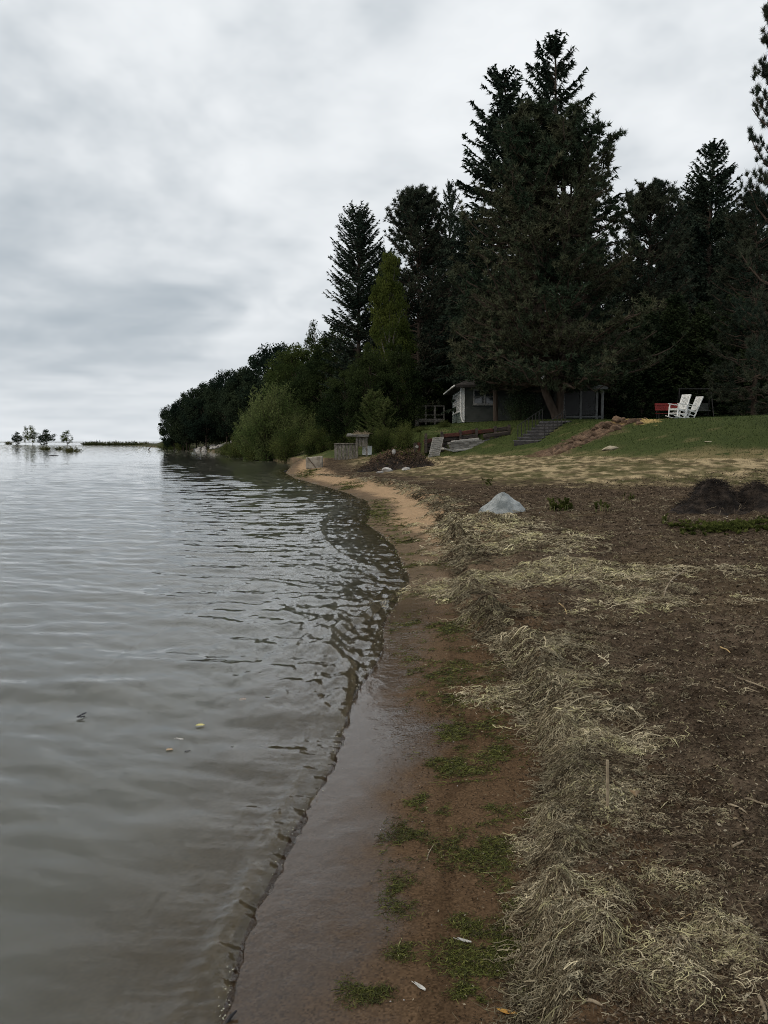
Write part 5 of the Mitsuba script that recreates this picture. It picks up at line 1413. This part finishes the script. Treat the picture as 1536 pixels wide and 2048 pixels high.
p = c0[:2] + [0.2, 0.45] + g.normal(0, 1, (n, 2)) * [0.7, 0.35]
z = height(p[:, 0], p[:, 1]) + hz(p[:, 0], p[:, 1])
d = unit(g.normal(size=(n, 3)) * [1, 0.6, 0.45]) * g.uniform(0.06, 0.3, n)[:, None]
c = np.column_stack([p, z + 0.03])
for k in range(n):
    part('compost_pile', 'straw', tube([c[k] - d[k] / 2, c[k] + g.normal(0, 0.01, 3), c[k] + d[k] / 2], 0.0026 * g.uniform(0.6, 1.4), 4), 'm_stick' if k % 4 == 0 else 'm_dark_stick')

# green weeds
def rosettes(c, g, nleaf, size, rise):
    b = np.repeat(np.arange(len(c)), nleaf)
    a, el = g.uniform(0, 6.28, len(b)), g.uniform(0.1, 1.0, len(b))
    d = np.stack([np.cos(a) * np.cos(el), np.sin(a) * np.cos(el), np.sin(el) * rise], -1)
    l = size * g.uniform(0.5, 1.3, len(b))
    w = np.stack([-np.sin(a), np.cos(a), 0 * a], -1) * (0.22 * l)[:, None]
    p = c[b]
    m = p + d * (0.55 * l)[:, None] + [0, 0, 1] * (0.10 * l)[:, None]
    V = np.stack([p, m - w, p + d * l[:, None], m + w], 1).reshape(-1, 3)
    i = np.arange(len(b))[:, None] * 4
    return V, np.vstack([i + [0, 1, 2], i + [0, 2, 3]])


g = np.random.default_rng(29)
c1 = gp(1480, 1056)
p = c1[:2] + g.normal(0, 1, (620, 2)) * [0.62, 0.45]
p = p[(nz(p[:, 0], p[:, 1], 2.2, 33, 3) > -0.08) & (np.abs((p - c1[:2]) / [1.1, 0.85]) < 1).all(1)]
put('green_weeds', rosettes(hv(p) + [0, 0, 0.01], g, 9, 0.075, 1.0), 'm_weed')
tag('green_weeds', 'patch of low bright green weeds before the black heap', 'weeds', kind='stuff')
for px, py, s_, n_, lb in ((1125, 1021, 0.20, 26, 'lone leafy green weed right of the boulder'), (1203, 1022, 0.15, 9, 'faint small weed farther right of the lone leafy one'), (1330, 1044, 0.11, 8, 'tiny weed on the mulch before the black heap'), (980, 972, 0.18, 10, 'small weed on the mulch above the boulder'), (1260, 1000, 0.14, 8, 'small weed on the mulch left of the black heap')):
    c = gp(px, py)
    cc = c + g.normal(0, 1, (n_, 3)) * [s_ * 0.45, s_ * 0.3, 0]
    cc[:, 2] = height(cc[:, 0], cc[:, 1]) + g.uniform(0, s_ * 0.9, n_)
    k = numbered('weed_plant')
    tag(k, lb, 'plant')
    part(k, 'leaves', rosettes(cc, g, 9, s_ * 0.5, 1.4), 'm_weed')
    part(k, 'stems', tubes(np.stack([cc * [1, 1, 0] + np.array([0, 0, 1.0]) * (c[2] - 0.02), cc], 1), 0.004 * np.ones((n_, 2)), 4, cap=False), 'm_green_stalk')

# ------------------------------------------------------------------ sticks, reeds, leaves and feathers
def lying(px0, py0, px1, py1, r, mat, label, name='stick', cat=None, bow=0.03, up=0.0):
    a, b = gp(px0, py0), gp(px1, py1)
    L = np.linalg.norm(b - a)
    sgn = np.array([-(b - a)[1], (b - a)[0], 0]) / (L + 1e-9)
    u = np.linspace(0, 1, 6)[:, None]
    P = a * (1 - u) + b * u + sgn * bow * L * np.sin(np.pi * u * 1.3)
    P[:, 2] = np.maximum(height(P[:, 0], P[:, 1]), P[:, 2]) + r * 0.9 + up * u[:, 0]
    n_ = numbered(name)
    r = r * 0.75
    put(n_, tube(P, r * np.array([1, 1.05, 0.95, 0.95, 0.85, 0.6]), 7), mat)
    tag(n_, label, cat or name)


for a in ((1440, 1298, 1461, 1309, 0.006, 'm_bright_stick', 'short bright yellow stick on the dark upper beach'), (1474, 1358, 1540, 1380, 0.006, 'm_stick', 'long pale stick at the right edge beside the mud'), (1430, 1377, 1456, 1387, 0.005, 'm_stick', 'short stick left of the long pale one in the mud'),
          (1488, 1377, 1521, 1387, 0.005, 'm_stick', 'stick just below the long pale one at the right edge'), (1488, 1600, 1536, 1613, 0.006, 'm_stick', 'bowed grey stick at the right edge, upper of the near pair'), (1455, 1613, 1494, 1629, 0.006, 'm_stick', 'straight grey stick left of the bowed one'),
          (1465, 1697, 1486, 1686, 0.007, 'm_stick', 'stubby stick in the mud below the straight grey one'), (1358, 1843, 1393, 1824, 0.0028, 'm_bright_stick', 'thin pale reed on the near mud'), (1518, 2000, 1535, 2052, 0.007, 'm_stick', 'grey stick in the bottom right corner'),
          (1118, 1208, 1137, 1231, 0.006, 'm_bright_stick', 'pale straight reed on the middle of the beach'), (1328, 1194, 1366, 1163, 0.009, 'm_stick', 'largest pale reed, raised at its end, at the far mats'), (1255, 1212, 1332, 1196, 0.009, 'm_stick', 'long low reed beside the largest pale reed'), (1352, 1889, 1388, 1880, 0.005, 'm_stick', 'short brown stick under the near dried mat'),
          (1172, 2006, 1206, 2016, 0.006, 'm_stick', 'pale splinter among the nearest weed'), (854, 1722, 867, 1690, 0.003, 'm_stick', 'thin upright-lying twig on the wet sand'), (948, 1874, 994, 1857, 0.0022, 'm_dark_stick', 'thin brown twig above the white feather'), (1395, 1012, 1412, 978, 0.012, 'm_stick', 'stick leaning on the left foot of the black heap'),
          (1440, 1014, 1482, 999, 0.012, 'm_stick', 'long straw-coloured stick across the black heap'), (1515, 996, 1540, 1000, 0.02, 'm_bright_stick', 'reddish stick jutting from the heap at the right edge'), (1295, 1052, 1345, 1050, 0.012, 'm_dark_stick', 'dark stick lying left of the green weeds'), (1403, 1082, 1414, 1090, 0.010, 'm_stick', 'small pale stick below the green weeds'), (1355, 1100, 1349, 1092, 0.012, 'm_stick', 'pale stub sticking up on the mulch')):
    lying(*a, up=0.12 if 'raised' in a[-1] or 'leaning' in a[-1] else 0.0)
lying(948, 1738, 1000, 1750, 0.0022, 'm_green_stalk', 'bent green blade on the weed, upper of two', 'grass_stalk', 'stalk', bow=-0.2)
lying(967, 1743, 1004, 1773, 0.0014, 'm_stick', 'thin pale stalk crossing below the bent green blade', 'grass_stalk', 'stalk')
lying(795, 1911, 802, 1879, 0.0022, 'm_green_stalk', 'short green stalk on the sand near the white feathers', 'grass_stalk', 'stalk')
lying(1042, 2018, 1087, 2043, 0.0032, 'm_green_stalk', 'yellow-green stalk by the orange leaf', 'grass_stalk', 'stalk')
lying(1070, 2019, 1083, 2040, 0.0025, 'm_green_stalk', 'short green stalk crossing the yellow-green one', 'grass_stalk', 'stalk')
a = gp(453, 2052)
put('black_stick', tube([a + [-0.01, 0, -0.01], spot(460, 2034, a[1] + 0.02), spot(473, 2021, a[1] + 0.035)], np.array([0.006, 0.0055, 0.003]), 7), 'm_black_stick')
tag('black_stick', 'black stick poking up at the water edge, bottom of the picture', 'stick')
a = gp(1216, 1622)
top_ = spot(1215, 1520, a[1] + 0.03)
put('wooden_stake', beam(a + [0, 0, -0.05], top_, 0.010, 0.014), 'm_stick')
tag('wooden_stake', 'thin wooden stake standing upright in the dried weed', 'stake')
a = gp(1268, 1597)
put('bark_chip', trimesh.convex.convex_hull(np.array([spot(1258, 1586, a[1] + 0.03), spot(1286, 1587, a[1] + 0.05), spot(1272, 1600, a[1] - 0.01), spot(1270, 1592, a[1] - 0.01) + [0, 0, 0.01], spot(1280, 1590, a[1] + 0.02) - [0, 0, 0.012]]) + [0, 0, 0.012]), 'm_tan_leaf')
tag('bark_chip', 'triangular tan chip of bark right of the upright stake', 'bark chip')


def leaf_shape(c, L, W, rz, cup, mat, key, label, cat='leaf'):
    u = np.linspace(0, 1, 9)
    w = W * np.sin(np.pi * u) ** 0.8 * 0.5
    mid = np.column_stack([(u - 0.5) * L, 0.08 * L * np.sin(u * 3), cup * L * (u - 0.5) ** 2 * 4])
    l, r = mid + np.column_stack([0 * u, w, 0.25 * w]), mid - np.column_stack([0 * u, w, -0.25 * w])
    V = np.vstack([l, mid, r])
    V = np.vstack([V, V - [0, 0, 0.0006]])
    i = np.arange(8)
    F = np.vstack([np.stack([a0 + i, a0 + i + 1, a0 + i + 10], -1) for a0 in (0, 9)] + [np.stack([a0 + i, a0 + i + 10, a0 + i + 9], -1) for a0 in (0, 9)])
    F = np.vstack([F, F[:, ::-1] + 27])
    c_, s_ = math.cos(rz), math.sin(rz)
    put(key, (V @ np.array([[c_, s_, 0], [-s_, c_, 0], [0, 0, 1]]) + c, F), mat)
    tag(key, label, cat)


wl_ = lambda px, py: on_plane(px, py, 0.0125)
leaf_shape(wl_(400, 1451), 0.052, 0.036, 0.1, 0.03, 'm_yellow_leaf', numbered('floating_leaf'), 'bright yellow leaf floating on the calm near water')
leaf_shape(wl_(486, 1400), 0.05, 0.034, 0.6, 0.03, 'm_tan_leaf', numbered('floating_leaf'), 'pale leaf floating nearer the sand than the yellow one')
leaf_shape(wl_(339, 1500), 0.04, 0.03, 0.2, 0.03, 'm_tan_leaf', numbered('floating_leaf'), 'tan leaf floating below the yellow one')
leaf_shape(wl_(375, 1503), 0.035, 0.014, 0.5, 0.05, 'm_iron', numbered('floating_leaf'), 'dark scrap floating right of the tan leaf')
leaf_shape(gp(1014, 2031) + [0, 0, 0.006], 0.058, 0.018, -0.35, 0.12, 'm_orange_leaf', numbered('fallen_leaf'), 'curled orange leaf on the sand at the bottom')
a, b, c = wl_(154, 1434), wl_(172, 1425), wl_(170, 1433)
put('floating_twig', join([tube([a, b], 0.004, 6), tube([a + [0.005, 0, 0], c], 0.0035, 6)]), 'm_black_stick')
tag('floating_twig', 'black forked twig floating on the water at the left', 'twig')
for px, py, L, rz, z0, lb in ((929, 1887, 0.05, -0.5, 0, 'white feather on green weed, right of the two on the sand'), (840, 1980, 0.05, -0.9, 0, 'white curved feather, left of the two on the sand'), (360, 1481, 0.05, -0.4, 1, 'small white feather floating near the tan leaf')):
    c = (wl_(px, py) if z0 else gp(px, py)) + [0, 0, 0.006]
    k = numbered('feather')
    leaf_shape(c, L, 0.014, rz, 0.16, 'm_feather', k + '__vane', None)
    tag(k, lb, 'feather')
    del labels[k + '__vane']
    d = np.array([math.cos(rz), math.sin(rz), 0]) * L
    put(k + '__quill', tube([c - d * 0.75 + [0, 0, 0.002], c, c + d * 0.45 + [0, 0, 0.004]], 0.0009, 5), 'm_feather')
# froth at the water edge and white shell bits
g = np.random.default_rng(41)
ico = trimesh.creation.icosphere(subdivisions=1)
iv, ifc = np.array(ico.vertices), np.array(ico.faces)
ms = []
sl_ = np.concatenate([[0], np.cumsum(np.hypot(*np.diff(shore, axis=0).T))])
i0, i1 = sl_[4], sl_[22]
for k in range(190):
    u = i0 + (i1 - i0) * g.random() ** 2.2
    if meshkit.noise(np.array([[u * 2.2, 0.5, 0.5]]), 4)[0] < 0.45:
        continue
    c = np.array([np.interp(u, sl_, shore[:, 0]), np.interp(u, sl_, shore[:, 1])]) + g.normal(0, 0.010, 2) * (1 + 0.4 * (u - i0))
    ms.append((iv * [1, 1, 0.6] * g.uniform(0.0010, 0.0030) * (1 + 0.22 * max(c[1] - 2, 0)) + [c[0] - 0.022, c[1], 0.011], ifc))
put('froth', join(ms), 'm_foam', True)
tag('froth', 'small pale bubbles and froth along the lapping edge', 'froth', kind='stuff')
ms = []
for k in range(130):
    y = 2.2 * (18 / 2.2) ** g.random(); x = g.uniform(-0.02, 0.48) * y + g.uniform(0, 0.3)
    if shore_dist(np.array([x]), np.array([y]))[0] < 0.25:
        continue
    ms.append((iv * [1, 0.8, 0.5] * g.uniform(0.0014, 0.0034) * (1 + 0.3 * max(y - 2, 0)) + [x, y, h1(x, y) + 0.004], ifc))
put('shell_bits', join(ms), 'm_stone', True)
tag('shell_bits', 'tiny white shell bits and pebbles strewn over the beach', 'shells', kind='stuff')
